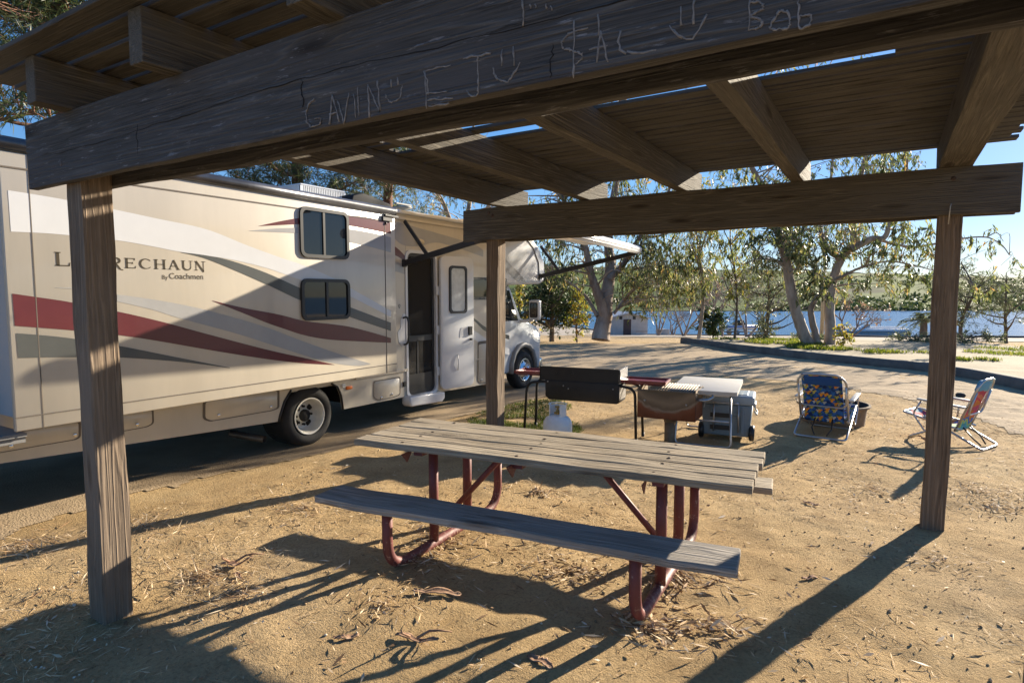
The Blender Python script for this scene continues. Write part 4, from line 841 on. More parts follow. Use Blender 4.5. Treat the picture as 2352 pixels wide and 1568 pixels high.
    # ---- awning
    aw = thing_part('awning', t); RX = -3.62; rn, rf = Vector((RX, 6.12, 2.475)), Vector((RX, 9.82, 2.375)); wn_, wf = Vector((Rr+.03, 6.12, 2.725)), Vector((Rr+.03, 9.82, 2.69))
    V, q = [], []; nx, ny = 18, 24
    for j in range(ny+1):
        for i in range(nx+1):
            u, v = i/nx, j/ny; p = wn_.lerp(wf, v).lerp(rn.lerp(rf, v), u); p.z += .03-.16*u*(1-u)*1.5*(.55+.45*abs(2*v-1))+.012*math.sin(u*21+1)*(abs(2*v-1)**10); V.append(p-Vector(t.location))
    for j in range(ny):
        for i in range(nx): a = j*(nx+1)+i; q.append((a, a+1, a+nx+2, a+nx+1))
    fm = bpy.data.materials.new('awning_fabric'); fm.use_nodes = True; nn = fm.node_tree.nodes; ll = fm.node_tree.links; pb = nn['Principled BSDF']; pb.inputs['Base Color'].default_value = (.62, .53, .40, 1); pb.inputs['Roughness'].default_value = .7
    tr = nn.new('ShaderNodeBsdfTranslucent'); tr.inputs[0].default_value = (.75, .55, .33, 1); mx = nn.new('ShaderNodeMixShader'); mx.inputs[0].default_value = .42; ll.new(pb.outputs[0], mx.inputs[1]); ll.new(tr.outputs[0], mx.inputs[2]); ll.new(mx.outputs[0], nn['Material Output'].inputs[0])
    npmesh('fabric', np.array([tuple(v) for v in V]), np.array(q), fm, aw, smooth=True)
    b = MB(); dv = (rf-rn).normalized(); b.tube([rn-dv*.06, rf+dv*.03], .062, 20); b.tube([rf+dv*.03, rf+dv*.05], .068, 20); b.tube([rn-dv*.08, rn-dv*.06], .068, 20)
    for k in range(10): a = 2*math.pi*k/10; o_ = Vector((math.cos(a), 0, math.sin(a)))*.062; b.tube([rn+o_, rf+o_], .006, 5)
    b.build('roller', M['white'], aw, **Bd)
    for yy, rr_, zz in ((6.22, rn+dv*.02, 2.05), (9.96, rf, 1.96)):
        e0 = Vector((Rr+.02, yy, zz)); e1 = rr_+Vector((-.02, 0, -.05)); d = e1-e0; s = e0+d*.22; up = Vector((Rr+.03, yy-.0, zz+.44+.12))
        b = MB(); L_ = d.length; ax = d.normalized(); yv = Vector((0, 1, 0)); yv = (yv-ax*yv.dot(ax)).normalized(); zv = ax.cross(yv); Mr = Matrix((ax, yv, zv)).transposed()
        b.box((e0+e1)/2, (L_, .05, .075), M=Mr, ch=.006); b.box(e0, (.05, .07, .10), ch=.01); b.build('arm', M['black'], aw, **Bd)
        d2 = s-up; ax = d2.normalized(); yv = Vector((0, 1, 0)); yv = (yv-ax*yv.dot(ax)).normalized(); zv = ax.cross(yv); Mr = Matrix((ax, yv, zv)).transposed()
        b = MB(); b.box((s+up)/2, (d2.length, .03, .05), M=Mr, ch=.005); b.build('strut', M['black'], aw, **Bd)
    b = MB(); b.bb((Rr, 5.9, 2.70), (Rr+.05, 9.95, 2.745), ch=.01); b.build('rail', M['white'], aw, **Bd)
    # small emblem and vents on the wall beside the door
    b = MB(); q = onX(917, 702, Rr); b.lathe([(.02, 0), (.02, .003), (.013, .003), (.013, 0)], q, M=Matrix.Rotation(RAD(90), 4, 'Y'), seg=16); b.box(q+Vector((0, 0, -.03)), (.004, .02, .012)); b.box(onX(1083, 812, Rr), (.004, .07, .035)); b.box(onX(1081, 826, Rr), (.008, .05, .02), ch=.002); b.build('emblem', M['dgrey'], t, **Bd)
def fillet2(pts, r):
    P = pts; out = []; n = len(P)
    for i in range(n):
        a, b, c = Vector(P[i-1]), Vector(P[i]), Vector(P[(i+1) % n]); u = (a-b); w = (c-b); q = min(r, u.length*.45, w.length*.45); u.normalize(); w.normalize(); s, e = b+u*q, b+w*q
        for k in range(4): t = k/3; v = (s*(1-t)+b*t)*(1-t)+(b*(1-t)+e*t)*t; out.append((v.x, v.y))
    return out
motorhome()
# ================================================================== CAMP GEAR
M['redshelf'] = mat('red_enamel', (.17, .014, .016), .35, var=.1, coat=.3)
M['blksteel'] = mat('black_steel', (.010, .0095, .009), .6, 0, var=.3, vscale=12)
M['alu'] = mat('aluminium', (.46, .46, .47), .32, .85, var=.08, vscale=20)
M['palewhite'] = mat('white_resin', (.47, .45, .41), .5, var=.05)
def griddle():
    t = thing('griddle_stove', 'black flat-top griddle stove on bent tube legs with red side shelves', 'griddle', (-2.98, 6.38, 0), RAD(8))
    Wi = t.matrix_world.inverted()
    # hood: back panel faces the camera
    b = MB(); b.prism(rrect(0, .725, .955, .16, .03), -.16, -.145, 'Y'); b.prism([(-.16, .645), (-.16, .805), (.19, .805), (.19, .645)], -.4775, -.462, mi=0); b.prism([(-.16, .645), (-.16, .805), (.19, .805), (.19, .645)], .462, .4775, mi=1)  # right side pale steel, others black: sunlight on that side put into the colour
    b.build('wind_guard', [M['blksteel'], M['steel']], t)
    b = MB(); b.prism([(-.405, .645), (-.405, .46), (-.36, .42), (.44, .42), (.4625, .43), (.4625, .645)], -.17, .17, 'Y', ch=.008); b.box((.466, 0, .54), (.006, .30, .16), mi=1)  # pale plate on the right side of the black box: sunlit tone as colour
    for i in range(3): b.box((0+.08*(i-1), -.172, .56+.0*i), (.05, .005, .008))
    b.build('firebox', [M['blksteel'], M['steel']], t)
    b = MB(); b.box((0, .01, .655), (.92, .32, .012)); b.build('griddle_plate', M['blksteel'], t)
    b = MB()
    for x, z in ((-.26, .745), (-.08, .74)): b.lathe([(0, -.006), (.014, -.006), (.014, 0)], (x, -.162, z), M=Matrix.Rotation(RAD(90), 4, 'X'), seg=12)
    for x, z in ((-.37, .63), (-.18, .59), (-.12, .56), (.40, .585)): b.lathe([(0, 0), (.008, 0), (.008, .006), (0, .006)], (x, -.172, z), M=Matrix.Rotation(RAD(90), 4, 'X'), seg=10)
    b.pieces('rivet', M['steel'], t)
    for s, x0, x1 in ((-1, -.48, -.80), (1, .48, .96)):
        b = MB(); xa, xb = min(x0, x1), max(x0, x1); zt = .70 if s < 0 else .665
        b.bb((xa, -.13, zt), (xb, .16, zt+.012)); b.bb((xa, -.145, zt), (xb, -.13, zt+.03)); b.bb((xa, .16, zt), (xb, .175, zt+.03)); e = x1; b.bb((e-.008, -.145, zt), (e+.008, .175, zt+.03)); b.tube([(x0, -.1, zt-.015), (x1, -.1, zt-.015)], .008, 6)
        b.build('side_shelf', M['redshelf'], t)
    for s in (-1, 1):
        for y in (-.15, .17):
            b = MB(); xi = .40*s if s < 0 else .46; b.tube(fillet([(xi, y, .625), (s*.60+(-.04 if s < 0 else .04), y, .60), (s*.665, y*1.15, .02)], .10), .0155, 10); b.lathe([(.019, -.02), (.019, .03), (0, .03)], (s*.665, y*1.15, .02), seg=10); b.build('leg', M['blksteel'], t)
griddle()
def propane():
    t = thing('propane_tank', 'small white propane tank standing on the dirt between table and griddle', 'gas bottle', (-2.955, 5.70, 0))
    m = mat('tank_paint', (.80, .80, .78), .35, var=.08, vscale=9)
    b = MB(); b.lathe([(.0, .04), (.09, .035), (.125, .06), (.152, .10), (.156, .14), (.156, .25), (.150, .285), (.125, .325), (.085, .35), (.03, .36), (0, .36)], seg=36); b.build('cylinder', m, t)
    b = MB()
    A = [k for k in range(-140, 141, 10)]
    for a0, a1 in zip(A, A[1:]):
        for q in (0,):
            P = [(.093*math.cos(RAD(a+90)), .093*math.sin(RAD(a+90))) for a in (a0, a1)]; z1 = .455 if abs(a0+5) < 80 else .47
            z0 = .34 if not (20 < abs(a0+5) < 45) else .40
            b.prism([P[0], P[1], (P[1][0]*.96, P[1][1]*.96), (P[0][0]*.96, P[0][1]*.96)], z0, z1, 'Z')
    b.tube([(.095*math.cos(RAD(k*12)), .095*math.sin(RAD(k*12)), .472) for k in range(-4, 20)], .006, 6)
    b.build('collar', m, t)
    b = MB(); b.lathe([(.10, 0), (.112, .0), (.112, .05), (.10, .06)], seg=30); b.build('foot_ring', m, t)
    b = MB(); b.lathe([(.02, .36), (.02, .40), (.012, .41), (.012, .43), (.03, .435), (.03, .45), (0, .455)], seg=14); b.tube([(0, 0, .385), (0, -.06, .385)], .013, 10); b.build('valve', mat('brass', (.45, .32, .12), .35, .9), t)
propane()
def rustmat():
    m = mat('rusted_steel', (.20, .135, .085), .8, .25, bump=.35, bscale=35); n = m.node_tree.nodes; l = m.node_tree.links; p = n['Principled BSDF']
    tc = n.new('ShaderNodeTexCoord'); sp = n.new('ShaderNodeSeparateXYZ'); l.new(tc.outputs['Object'], sp.inputs[0]); t = n.new('ShaderNodeTexNoise'); t.inputs['Scale'].default_value = 7; t.inputs['Detail'].default_value = 8; t.inputs['Roughness'].default_value = .7; l.new(tc.outputs['Object'], t.inputs[0])
    # corroded band that rises towards the ends of the box
    xx = n.new('ShaderNodeMath'); xx.operation = 'MULTIPLY'; l.new(sp.outputs[0], xx.inputs[0]); l.new(sp.outputs[0], xx.inputs[1]); x2 = n.new('ShaderNodeMath'); x2.operation = 'MULTIPLY_ADD'; x2.inputs[1].default_value = -1.2; l.new(xx.outputs[0], x2.inputs[0]); l.new(sp.outputs[2], x2.inputs[2])
    ad = n.new('ShaderNodeMath'); ad.operation = 'MULTIPLY_ADD'; ad.inputs[1].default_value = .13; l.new(t.outputs[0], ad.inputs[0]); l.new(x2.outputs[0], ad.inputs[2])
    r = n.new('ShaderNodeValToRGB'); l.new(ad.outputs[0], r.inputs[0]); e = r.color_ramp.elements; e[0].position, e[0].color = .36, (.17, .055, .02, 1); e[1].position, e[1].color = .62, (.15, .115, .075, 1)
    for q, c in ((.42, (.22, .085, .04)), (.445, (.30, .23, .16)), (.47, (.17, .12, .075)), (.54, (.27, .20, .13))): k = e.new(q); k.color = (*c, 1)
    l.new(r.outputs[0], p.inputs['Base Color']); return m
def park_grill():
    M['rust'] = rustmat(); t = thing('park_grill', 'rusty steel box park grill with bar grate on a single pipe post', 'park grill', (-1.99, 6.48, 0), RAD(4))
    w, d, z0, z1 = .62, .40, .30, .60; y0 = -.16
    b = MB(); b.bb((-w/2, y0, z0), (w/2, y0+.006, z1)); b.bb((-w/2, y0, z0), (-w/2+.006, y0+d, z1+.03)); b.bb((w/2-.006, y0, z0), (w/2, y0+d, z1+.03)); b.bb((-w/2+.006, y0, z0), (w/2-.006, y0+d, z0+.006)); b.bb((-w/2+.006, y0+d-.006, z0), (w/2-.006, y0+d, .42))
    b.prism([(y0, z1), (y0+d, z1+.03), (y0+d, z1+.09), (y0+d-.05, z1+.09)], -w/2-.004, -w/2, mi=0); b.build('firebox', M['rust'], t)
    b = MB()
    for i in range(17): x = -w/2+.12+i*(w-.16)/16; b.tube([(x, y0-.008, z1+.008), (x, y0+d-.02, z1+.04)], .0075, 6)
    for y in (y0+.03, y0+d-.06): b.tube([(-w/2-.02, y, z1-.004+.08*(y-y0)), (w/2+.02, y, z1-.004+.08*(y-y0))], .008, 6)
    b.build('grate', mat('grate_steel', (.24, .20, .15), .6, .6, var=.3, vscale=20), t)
    b = MB(); b.tube([(w/2-.02, y0+.09, .54), (w/2+.13, y0+.07, .54)], .006, 6); b.tube(fillet([(w/2, y0+.04, .53), (w/2+.10, y0+.02, .53), (w/2+.16, y0+.10, .56), (w/2+.14, y0+.16, .58)], .05), .012, 8); b.build('handle', M['steel'], t)
    b = MB(); b.tube([(0, .04, -.15), (0, .04, z0)], .056, 20); b.lathe([(.056, .24), (.064, .24), (.064, .30)], (0, .04, 0), seg=20); b.build('post', mat('grill_post', (.22, .165, .11), .75, .2, var=.3, bump=.2), t)
    b = MB()
    for x, z in ((-.23, .49), (.215, .475)): b.lathe([(0, 0), (.013, 0), (.009, .012), (0, .012)], (x, y0, z), M=Matrix.Rotation(RAD(90), 4, 'X'), seg=8)
    b.pieces('bolt', M['steel'], t)
park_grill()
def folding_table():
    t = thing('folding_table', 'small white folding table with thin metal legs beside the rusty grill', 'folding table', (-1.71, 7.02, 0), RAD(8)); H = .62
    b = MB(); b.prism([(-.34, -.54), (.34, -.54), (.34, .54), (-.34, .54)], H-.012, H, 'Z', ch=.004); b.ring(rrect(0, 0, .69, 1.09, .03), rrect(0, 0, .66, 1.06, .02), H-.042, H-.001, 'Z'); b.build('tabletop', M['palewhite'], t)
    for s in (-1, 1):
        b = MB(); y = s*.40
        b.tube(fillet([(-.27, y, H-.03), (-.29, y+s*.06, .012), (.29, y+s*.06, .012), (.27, y, H-.03)], .05), .011, 8); b.tube([(-.28, y+s*.03, .28), (.28, y+s*.03, .28)], .009, 8); b.build('leg_frame', M['alu'], t)
    b = MB(); b.box((0, -.16, H-.10), (.52, .02, .025)); b.box((0, .16, H-.10), (.52, .02, .025)); b.tube([(.0, -.4, H-.2), (0, .0, H-.05)], .006, 6); b.build('brace', M['alu'], t)
folding_table()
def cooler():
    t = thing('wheeled_cooler', 'grey-blue hard-sided wheeled cooler behind the white folding table', 'cooler', (-1.53, 7.22, 0), RAD(8))
    m = mat('cooler_shell', (.17, .215, .245), .45, var=.05); m2 = mat('cooler_lid', (.30, .355, .395), .4, var=.05)
    b = MB(); b.prism([(-.24, .045), (.24, .045), (.275, .40), (-.275, .40)], -.22, .22, 'Y', ch=.022, seg=3); b.box((0, -.222, .30), (.40, .012, .05), ch=.005)
    for z in (.28, .14): b.box((-.06, -.226, z), (.22, .02, .05), mi=1)
    for x in (-.16, .17): b.box((x, -.224, .23), (.03, .02, .30), ch=.006)
    b.build('tub', [m, M['black']], t)
    b = MB(); b.box((0, 0, .455), (.585, .47, .11), ch=.03, seg=4); b.box((0, 0, .512), (.44, .34, .012), ch=.005); b.build('lid', m2, t)
    b = MB()
    for s in (-1, 1): b.box((s*.29, 0, .39), (.03, .22, .05), ch=.008); b.tube([(s*.29, -.10, .33), (s*.315, -.10, .29), (s*.315, .10, .29), (s*.29, .10, .33)], .010, 8)
    b.pieces('side_handle', M['palewhite'], t)
    for s in (-1, 1):
        b = MB(); b.lathe([(.0, -.03), (.06, -.03), (.085, -.024), (.09, -.012), (.09, .012), (.085, .024), (.06, .03), (0, .03)], (s*.27, -.17, .09), M=Matrix.Rotation(RAD(90), 4, 'Y'), seg=28); b.build('wheel', M['black'], t)
    b = MB(); b.tube(fillet([(-.13, -.25, .42), (-.13, -.34, .44), (.13, -.34, .44), (.13, -.25, .42)], .03), .011, 8); b.tube([(-.13, -.245, .10), (-.13, -.25, .42)], .009, 8); b.tube([(.13, -.245, .10), (.13, -.25, .42)], .009, 8); b.build('pull_handle', M['alu'], t)
cooler()
def fire_ring():
    c = (-.55, 8.72, 0); t = thing('fire_ring', 'low round brown concrete fire ring on the dirt behind the blue chair', 'fire pit', c)
    m = mat('ring_concrete', (.20, .145, .095), .9, var=.25, vscale=6, bump=.4, bscale=30); m2 = mat('soot', (.03, .027, .024), .95, var=.4)
    b = MB(); b.lathe([(.36, -.05), (.385, .20), (.40, .24), (.425, .25), (.425, .225), (.40, .215)], seg=48); b.lathe([(.40, .25), (.425, .25)], seg=48); b.build('rim', m, t)
    b = MB(); b.lathe([(.398, .248), (.375, .235), (.345, .03), (0, .04)], seg=48); b.build('fire_bowl', m2, t)
fire_ring()
def fabric_floral():
    m = bpy.data.materials.new('floral_fabric'); m.use_nodes = True; n = m.node_tree.nodes; l = m.node_tree.links; p = n['Principled BSDF']; p.inputs['Roughness'].default_value = .85; p.inputs['Specular IOR Level'].default_value = .2
    tc = n.new('ShaderNodeTexCoord')
    def flower(scale, seed, petals, rad):
        mp = n.new('ShaderNodeMapping'); mp.inputs['Location'].default_value = (seed, seed*.7, seed*.3); l.new(tc.outputs['UV'], mp.inputs[0])
        v = n.new('ShaderNodeTexVoronoi'); v.voronoi_dimensions = '2D'; v.inputs['Scale'].default_value = scale; v.inputs['Randomness'].default_value = .7; l.new(mp.outputs[0], v.inputs['Vector'])
        sb = n.new('ShaderNodeVectorMath'); sb.operation = 'SUBTRACT'; l.new(mp.outputs[0], sb.inputs[0])
        l.new(v.outputs['Position'], sb.inputs[1])
        sp = n.new('ShaderNodeSeparateXYZ'); l.new(sb.outputs[0], sp.inputs[0]); at = n.new('ShaderNodeMath'); at.operation = 'ARCTAN2'; l.new(sp.outputs[1], at.inputs[0]); l.new(sp.outputs[0], at.inputs[1])
        mu = n.new('ShaderNodeMath'); mu.operation = 'MULTIPLY'; mu.inputs[1].default_value = petals; l.new(at.outputs[0], mu.inputs[0]); sn = n.new('ShaderNodeMath'); sn.operation = 'SINE'; l.new(mu.outputs[0], sn.inputs[0])
        th = n.new('ShaderNodeMath'); th.operation = 'MULTIPLY_ADD'; th.inputs[1].default_value = rad*.45; th.inputs[2].default_value = rad; l.new(sn.outputs[0], th.inputs[0])
        ds_ = n.new('ShaderNodeMath'); ds_.operation = 'LESS_THAN'; l.new(v.outputs['Distance'], ds_.inputs[0]); l.new(th.outputs[0], ds_.inputs[1]); return ds_.outputs[0], v
    def mix(f, a, c):
        x = n.new('ShaderNodeMix'); x.data_type = 'RGBA'; l.new(f, x.inputs[0]); l.new(a, x.inputs[6]); x.inputs[7].default_value = (*c, 1); return x.outputs[2]
    t = n.new('ShaderNodeTexNoise'); t.inputs['Scale'].default_value = 9; l.new(tc.outputs['UV'], t.inputs[0]); r = n.new('ShaderNodeValToRGB'); l.new(t.outputs[0], r.inputs[0]); e = r.color_ramp.elements; e[0].position, e[0].color = .4, (.014, .03, .11, 1); e[1].position, e[1].color = .62, (.03, .13, .42, 1)
    c = r.outputs[0]
    f, _ = flower(5.6, 3.1, 3, .20); c = mix(f, c, (.10, .16, .06)); f, _ = flower(4.4, 9.4, 2.5, .15); c = mix(f, c, (.45, .47, .45)); f, _ = flower(4.3, 1.7, 2.5, .17); c = mix(f, c, (.42, .38, .09)); f, _ = flower(4.6, 5.2, 2.5, .20); c = mix(f, c, (.62, .25, .03))
    l.new(c, p.inputs['Base Color']); return m
def fabric_rainbow():
    m = bpy.data.materials.new('rainbow_fabric'); m.use_nodes = True; n = m.node_tree.nodes; l = m.node_tree.links; p = n['Principled BSDF']; p.inputs['Roughness'].default_value = .85
    tc = n.new('ShaderNodeTexCoord'); w = n.new('ShaderNodeTexNoise'); w.inputs['Scale'].default_value = 2.2; w.inputs['Distortion'].default_value = 1.2; l.new(tc.outputs['UV'], w.inputs[0]); sp = n.new('ShaderNodeSeparateXYZ'); l.new(tc.outputs['UV'], sp.inputs[0])
    a = n.new('ShaderNodeMath'); a.operation = 'MULTIPLY_ADD'; a.inputs[1].default_value = .9; l.new(w.outputs[0], a.inputs[0]); l.new(sp.outputs[1], a.inputs[2]); r = n.new('ShaderNodeValToRGB'); l.new(a.outputs[0], r.inputs[0]); r.color_ramp.interpolation = 'CONSTANT'
    cols = [(0, (.10, .30, .45)), (.42, (.10, .45, .42)), (.52, (.45, .50, .10)), (.60, (.04, .16, .50)), (.68, (.55, .20, .04)), (.78, (.60, .10, .16)), (.9, (.62, .22, .05)), (1.02, (.55, .06, .09)), (1.14, (.62, .20, .10)), (1.25, (.5, .07, .1)), (1.36, (.25, .42, .45))]
    e = r.color_ramp.elements; e[0].position, e[0].color = 0, (*cols[0][1], 1); e[1].position, e[1].color = 1, (*cols[-1][1], 1)
    for q, c in cols[1:-1]: k = e.new(q/1.45); k.color = (*c, 1)
    dv = n.new('ShaderNodeMath'); dv.operation = 'DIVIDE'; dv.inputs[1].default_value = 1.45; l.new(a.outputs[0], dv.inputs[0]); l.new(dv.outputs[0], r.inputs[0])
    l.new(r.outputs[0], p.inputs['Base Color']); return m
def sling(name, prof, w, m, parent, sag=.03, thick=.006, u=12):
    """cloth stretched between two side tubes: prof is the (y, z) line it follows; u,v unwrapped over it"""
    P = smooth(prof, 6); n = len(P); s = [0]
    for a, b in zip(P, P[1:]): s.append(s[-1]+math.hypot(b[0]-a[0], b[1]-a[1]))
    bm = bmesh.new(); uv = bm.loops.layers.uv.new('UVMap'); V = []
    for i, (y, z) in enumerate(P):
        row = []
        a, b = P[max(i-1, 0)], P[min(i+1, n-1)]; d = Vector((0, b[0]-a[0], b[1]-a[1])).normalized(); nn = Vector((1, 0, 0)).cross(d)
        for k in range(u+1): q = k/u; row.append(bm.verts.new(Vector(((q-.5)*w, y, z))-nn*(sag*4*q*(1-q)*math.sin(math.pi*min(1, max(0, s[i]/s[-1])))**.5+.004*math.sin(i*1.7+q*8)*(q*(1-q)*4))))
        V.append(row)
    for i in range(n-1):
        for k in range(u):
            f = bm.faces.new((V[i][k], V[i][k+1], V[i+1][k+1], V[i+1][k])); f.smooth = True
            for lp, (ii, kk) in zip(f.loops, ((i, k), (i, k+1), (i+1, k+1), (i+1, k))): lp[uv].uv = (kk/u*w*2, s[ii]*2)
    me = bpy.data.meshes.new(name); bm.to_mesh(me); bm.free(); me.materials.append(m); o = bpy.data.objects.new(name, me); COL.objects.link(o); o.parent = parent
    md = o.modifiers.new('thickness', 'SOLIDIFY'); md.thickness = thick; md.offset = 0; return o
def beach_chair(label, loc, rz, fab, group='beach chairs around the fire ring', lean=1.0, w=.50):
    t = thing('beach_chair', label, 'beach chair', loc, rz, group)
    # seat at the front (+y), back leaning to -y
    sb = (-.16, .165); bt = (-.16-.30*lean, .74)
    b = MB(); fr = []
    for s in (-1, 1): pass
    b.tube(fillet([(-w/2, sb[0], sb[1]), (-w/2, bt[0]+.035*lean, bt[1]-.07), (-w/2+.07, bt[0], bt[1]), (w/2-.07, bt[0], bt[1]), (w/2, bt[0]+.035*lean, bt[1]-.07), (w/2, sb[0], sb[1])], .07), .0125, 10); b.build('back_frame', M['alu'], t)
    b = MB(); b.tube(fillet([(-w/2, -.22, .19), (-w/2, .36, .30), (w/2, .36, .30), (w/2, -.22, .19)], .06), .0125, 10); b.build('seat_frame', M['alu'], t)
    sling('back_sling', [(sb[0]-.0, sb[1]-.01), (sb[0]-.10*lean, sb[1]+.20), (sb[0]-.20*lean, sb[1]+.40), (bt[0]-.005, bt[1]-.006)], w-.085, fab, t)
    sling('seat_sling', [(-.17, .21), (0, .215), (.2, .25), (.35, .295)], w-.05, fab, t, sag=.025)
    b = MB(); b.box((0, bt[0]+.028*lean+.028, bt[1]-.07), (w-.12, .045, .13), M=Matrix.Rotation(RAD(27*lean), 4, 'X'), ch=.02, seg=3); b.build('headrest', fab, t)
    for s in (-1, 1):
        x = s*(w/2+.035)
        b = MB(); b.box((x, -.03, .455), (.055, .46, .022), M=Matrix.Rotation(RAD(4), 4, 'X'), ch=.008, seg=2); b.build('armrest', M['palewhite'], t)
        b = MB(); b.tube(fillet([(x, .16, .455), (x*.985, .24, .30), (x*.975, .10, .10), (x*.97, -.08, .22)], .05), .010, 8); b.tube([(x, -.20, .445), (s*w/2, -.245*lean, .33)], .009, 8); b.build('arm_support', M['alu'], t)
    b = MB(); b.tube(fillet([(-w/2-.018, .14, .29), (-w/2-.018, -.42, .014), (w/2+.018, -.42, .014), (w/2+.018, .14, .29)], .05), .0125, 10); b.build('rear_leg', M['alu'], t)
    b = MB(); b.tube(fillet([(-w/2+.02, -.12, .235), (-w/2+.02, .30, .014), (w/2-.02, .30, .014), (w/2-.02, -.12, .235)], .05), .0125, 10); b.build('front_leg', M['alu'], t)
    # carrying loop on the back
    lp = lambda f, o_: (sb[0]+(bt[0]-sb[0])*f-o_*.9, sb[1]+(bt[1]-sb[1])*f-o_*.45)
    b = MB(); A_, B_ = lp(.78, .01), lp(.36, .035); b.tube(fillet([(-w/2+.005, *A_), (-w/2+.01, *B_), (w/2-.01, *B_), (w/2-.005, *A_)], .07), .011, 8); b.build('carry_bar', M['alu'], t)
    b = MB()
    for x in (-.09, .09): b.tube([(x, -.2, .20), (x*1.15, -.30, .10), (x*.7, -.36, .03)], .008, 6)
    b.pieces('strap', M['black'], t)
    return t
c1 = beach_chair('low beach chair in blue floral fabric facing away towards the lake', (-.56, 8.02, 0), RAD(-6), fabric_floral())
c2 = beach_chair('low beach chair in rainbow coral fabric turned side-on beside the right post', (.60, 8.24, 0), RAD(66), fabric_rainbow(), lean=.72, w=.40)
# ---- strips of fallen bark, each its own piece
M['bark'] = mat('fallen_bark', (.20, .10, .06), .9, var=.4, vscale=14, col2=(.42, .28, .18), bump=.4, bscale=40)
def bark(label, px, py, L_, W_, rz, curl=.55, fork=0, seed=1):
    p = onZ(px, py); r = random.Random(seed); t = thing('bark_piece', label, 'bark', (p.x, p.y, gz(p.x, p.y)+.002), rz, 'strips of bark fallen on the dirt')
    bm = bmesh.new(); n, k = 12, 7; V = []
    for i in range(n+1):
        u = i/n; w = W_*(math.sin(math.pi*(.10+.8*u))**.5)*r.uniform(.55, 1.25); bx = (u-.5)*L_; by = .012*math.sin(u*4+seed)+r.uniform(-.004, .004); bz = .004+.10*fork*max(0, u-.6)+.010*abs(math.sin(u*5+seed)); row = []
        for j in range(k): a = (j/(k-1)-.5)*curl*2; R_ = w/(2*curl); row.append(bm.verts.new((bx+r.uniform(-.004, .004), by+R_*math.sin(a), max(.001, bz+R_*(1-math.cos(a))*.9+r.uniform(-.001, .001)))))
        V.append(row)
    for i in range(n):
        for j in range(k-1): bm.faces.new((V[i][j], V[i+1][j], V[i+1][j+1], V[i][j+1])).smooth = True
    me = bpy.data.meshes.new('strip'); bm.to_mesh(me); bm.free(); me.materials.append(M['bark']); o = bpy.data.objects.new('strip', me); COL.objects.link(o); o.parent = t; md = o.modifiers.new('thickness', 'SOLIDIFY'); md.thickness = .004
    if fork:
        b = MB(); b.tube([(0, 0, .02), (.05, .03, .05), (.10, .035, .06), (.15, .07, .045)], [.007, .006, .005, .002], 6); b.tube([(-.04, 0, .02), (-.05, -.05, .06), (-.04, -.07, .09)], [.007, .005, .002], 6); b.build('twig', M['bark'], t)
bark('forked reddish bark piece right of the left front post', 541, 1303, .20, .045, RAD(25), fork=1, seed=3)
bark('thick rolled bark strip in front of the near bench', 1003, 1367, .27, .06, RAD(18), seed=5)
bark('bent bark piece with upright end at the edge of a table leg shadow', 958, 1478, .24, .04, RAD(10), fork=1, seed=7)
bark('small curled bark scrap left of centre in the near dirt', 795, 1462, .12, .035, RAD(35), seed=9)
bark('pale splayed bark scrap nearest the bottom edge of the photo', 1240, 1524, .13, .05, RAD(-20), seed=11)
bark('pale bark scrap half buried among needles beside the left front post', 545, 1330, .11, .03, RAD(-5), seed=13)
bark('dark bark scrap on open sunny dirt well right of the table', 1862, 1160, .12, .035, RAD(-12), seed=15)
bark('dark bark chip on the sunny dirt right of the seat end', 1860, 1330, .10, .03, RAD(30), seed=17)
b_ = MB(); p_ = onZ(2206, 912); b_.lathe([(0, 0), (.06, .0), (.075, .03), (.05, .06), (0, .065)], (p_.x, p_.y, gz(p_.x, p_.y)), seg=9); tag(b_.build('stone', mat('dark_stone', (.05, .045, .04), .9, var=.3)), 'small dark stone on the dirt by the rainbow chair', 'stone')
# ================================================================== BUILDINGS ACROSS THE DROP
M['block'] = mat('painted_block', (.44, .41, .385), .9, var=.10, vscale=1.5, bump=.2, bscale=8)
def restroom():
    P = atD(1443, 776, 73); z0 = gz(P.x, P.y)-.1; t = thing('restroom_building', 'small grey block restroom with a low gable roof below the campground', 'restroom', (P.x, P.y, z0), YAW+RAD(4))
    w = 4.7; h = 2.25; hp = 2.85; b = MB(); b.prism([(-w/2, 0), (w/2, 0), (w/2, h-.1), (0, hp-.12), (-w/2, h-.1)], -.0, 5, 'Y'); b.build('wall', M['block'], t)
    b = MB(); b.prism([(-w/2-.35, h-.16), (0, hp-.1), (w/2+.4, h-.2), (w/2+.4, h-.06), (0, hp+.04), (-w/2-.35, h-.02)], -.45, 5.4, 'Y'); b.build('roof', mat('roof_sheet', (.40, .40, .41), .6, var=.1), t)
    b = MB(); b.bb((-.62, -.03, .02), (.32, .01, 2.05)); b.build('door', mat('brown_door', (.06, .035, .035), .6), t)
    for x in (-.95, .68): MB().bb((x-.17, -.02, 2.02), (x+.19, .02, 2.42)).build('vent', M['black'], t)
    b = MB(); b.bb((.9, -.01, .55), (w/2, -.004, .60)); b.build('pipe', M['burg'], t)
restroom()
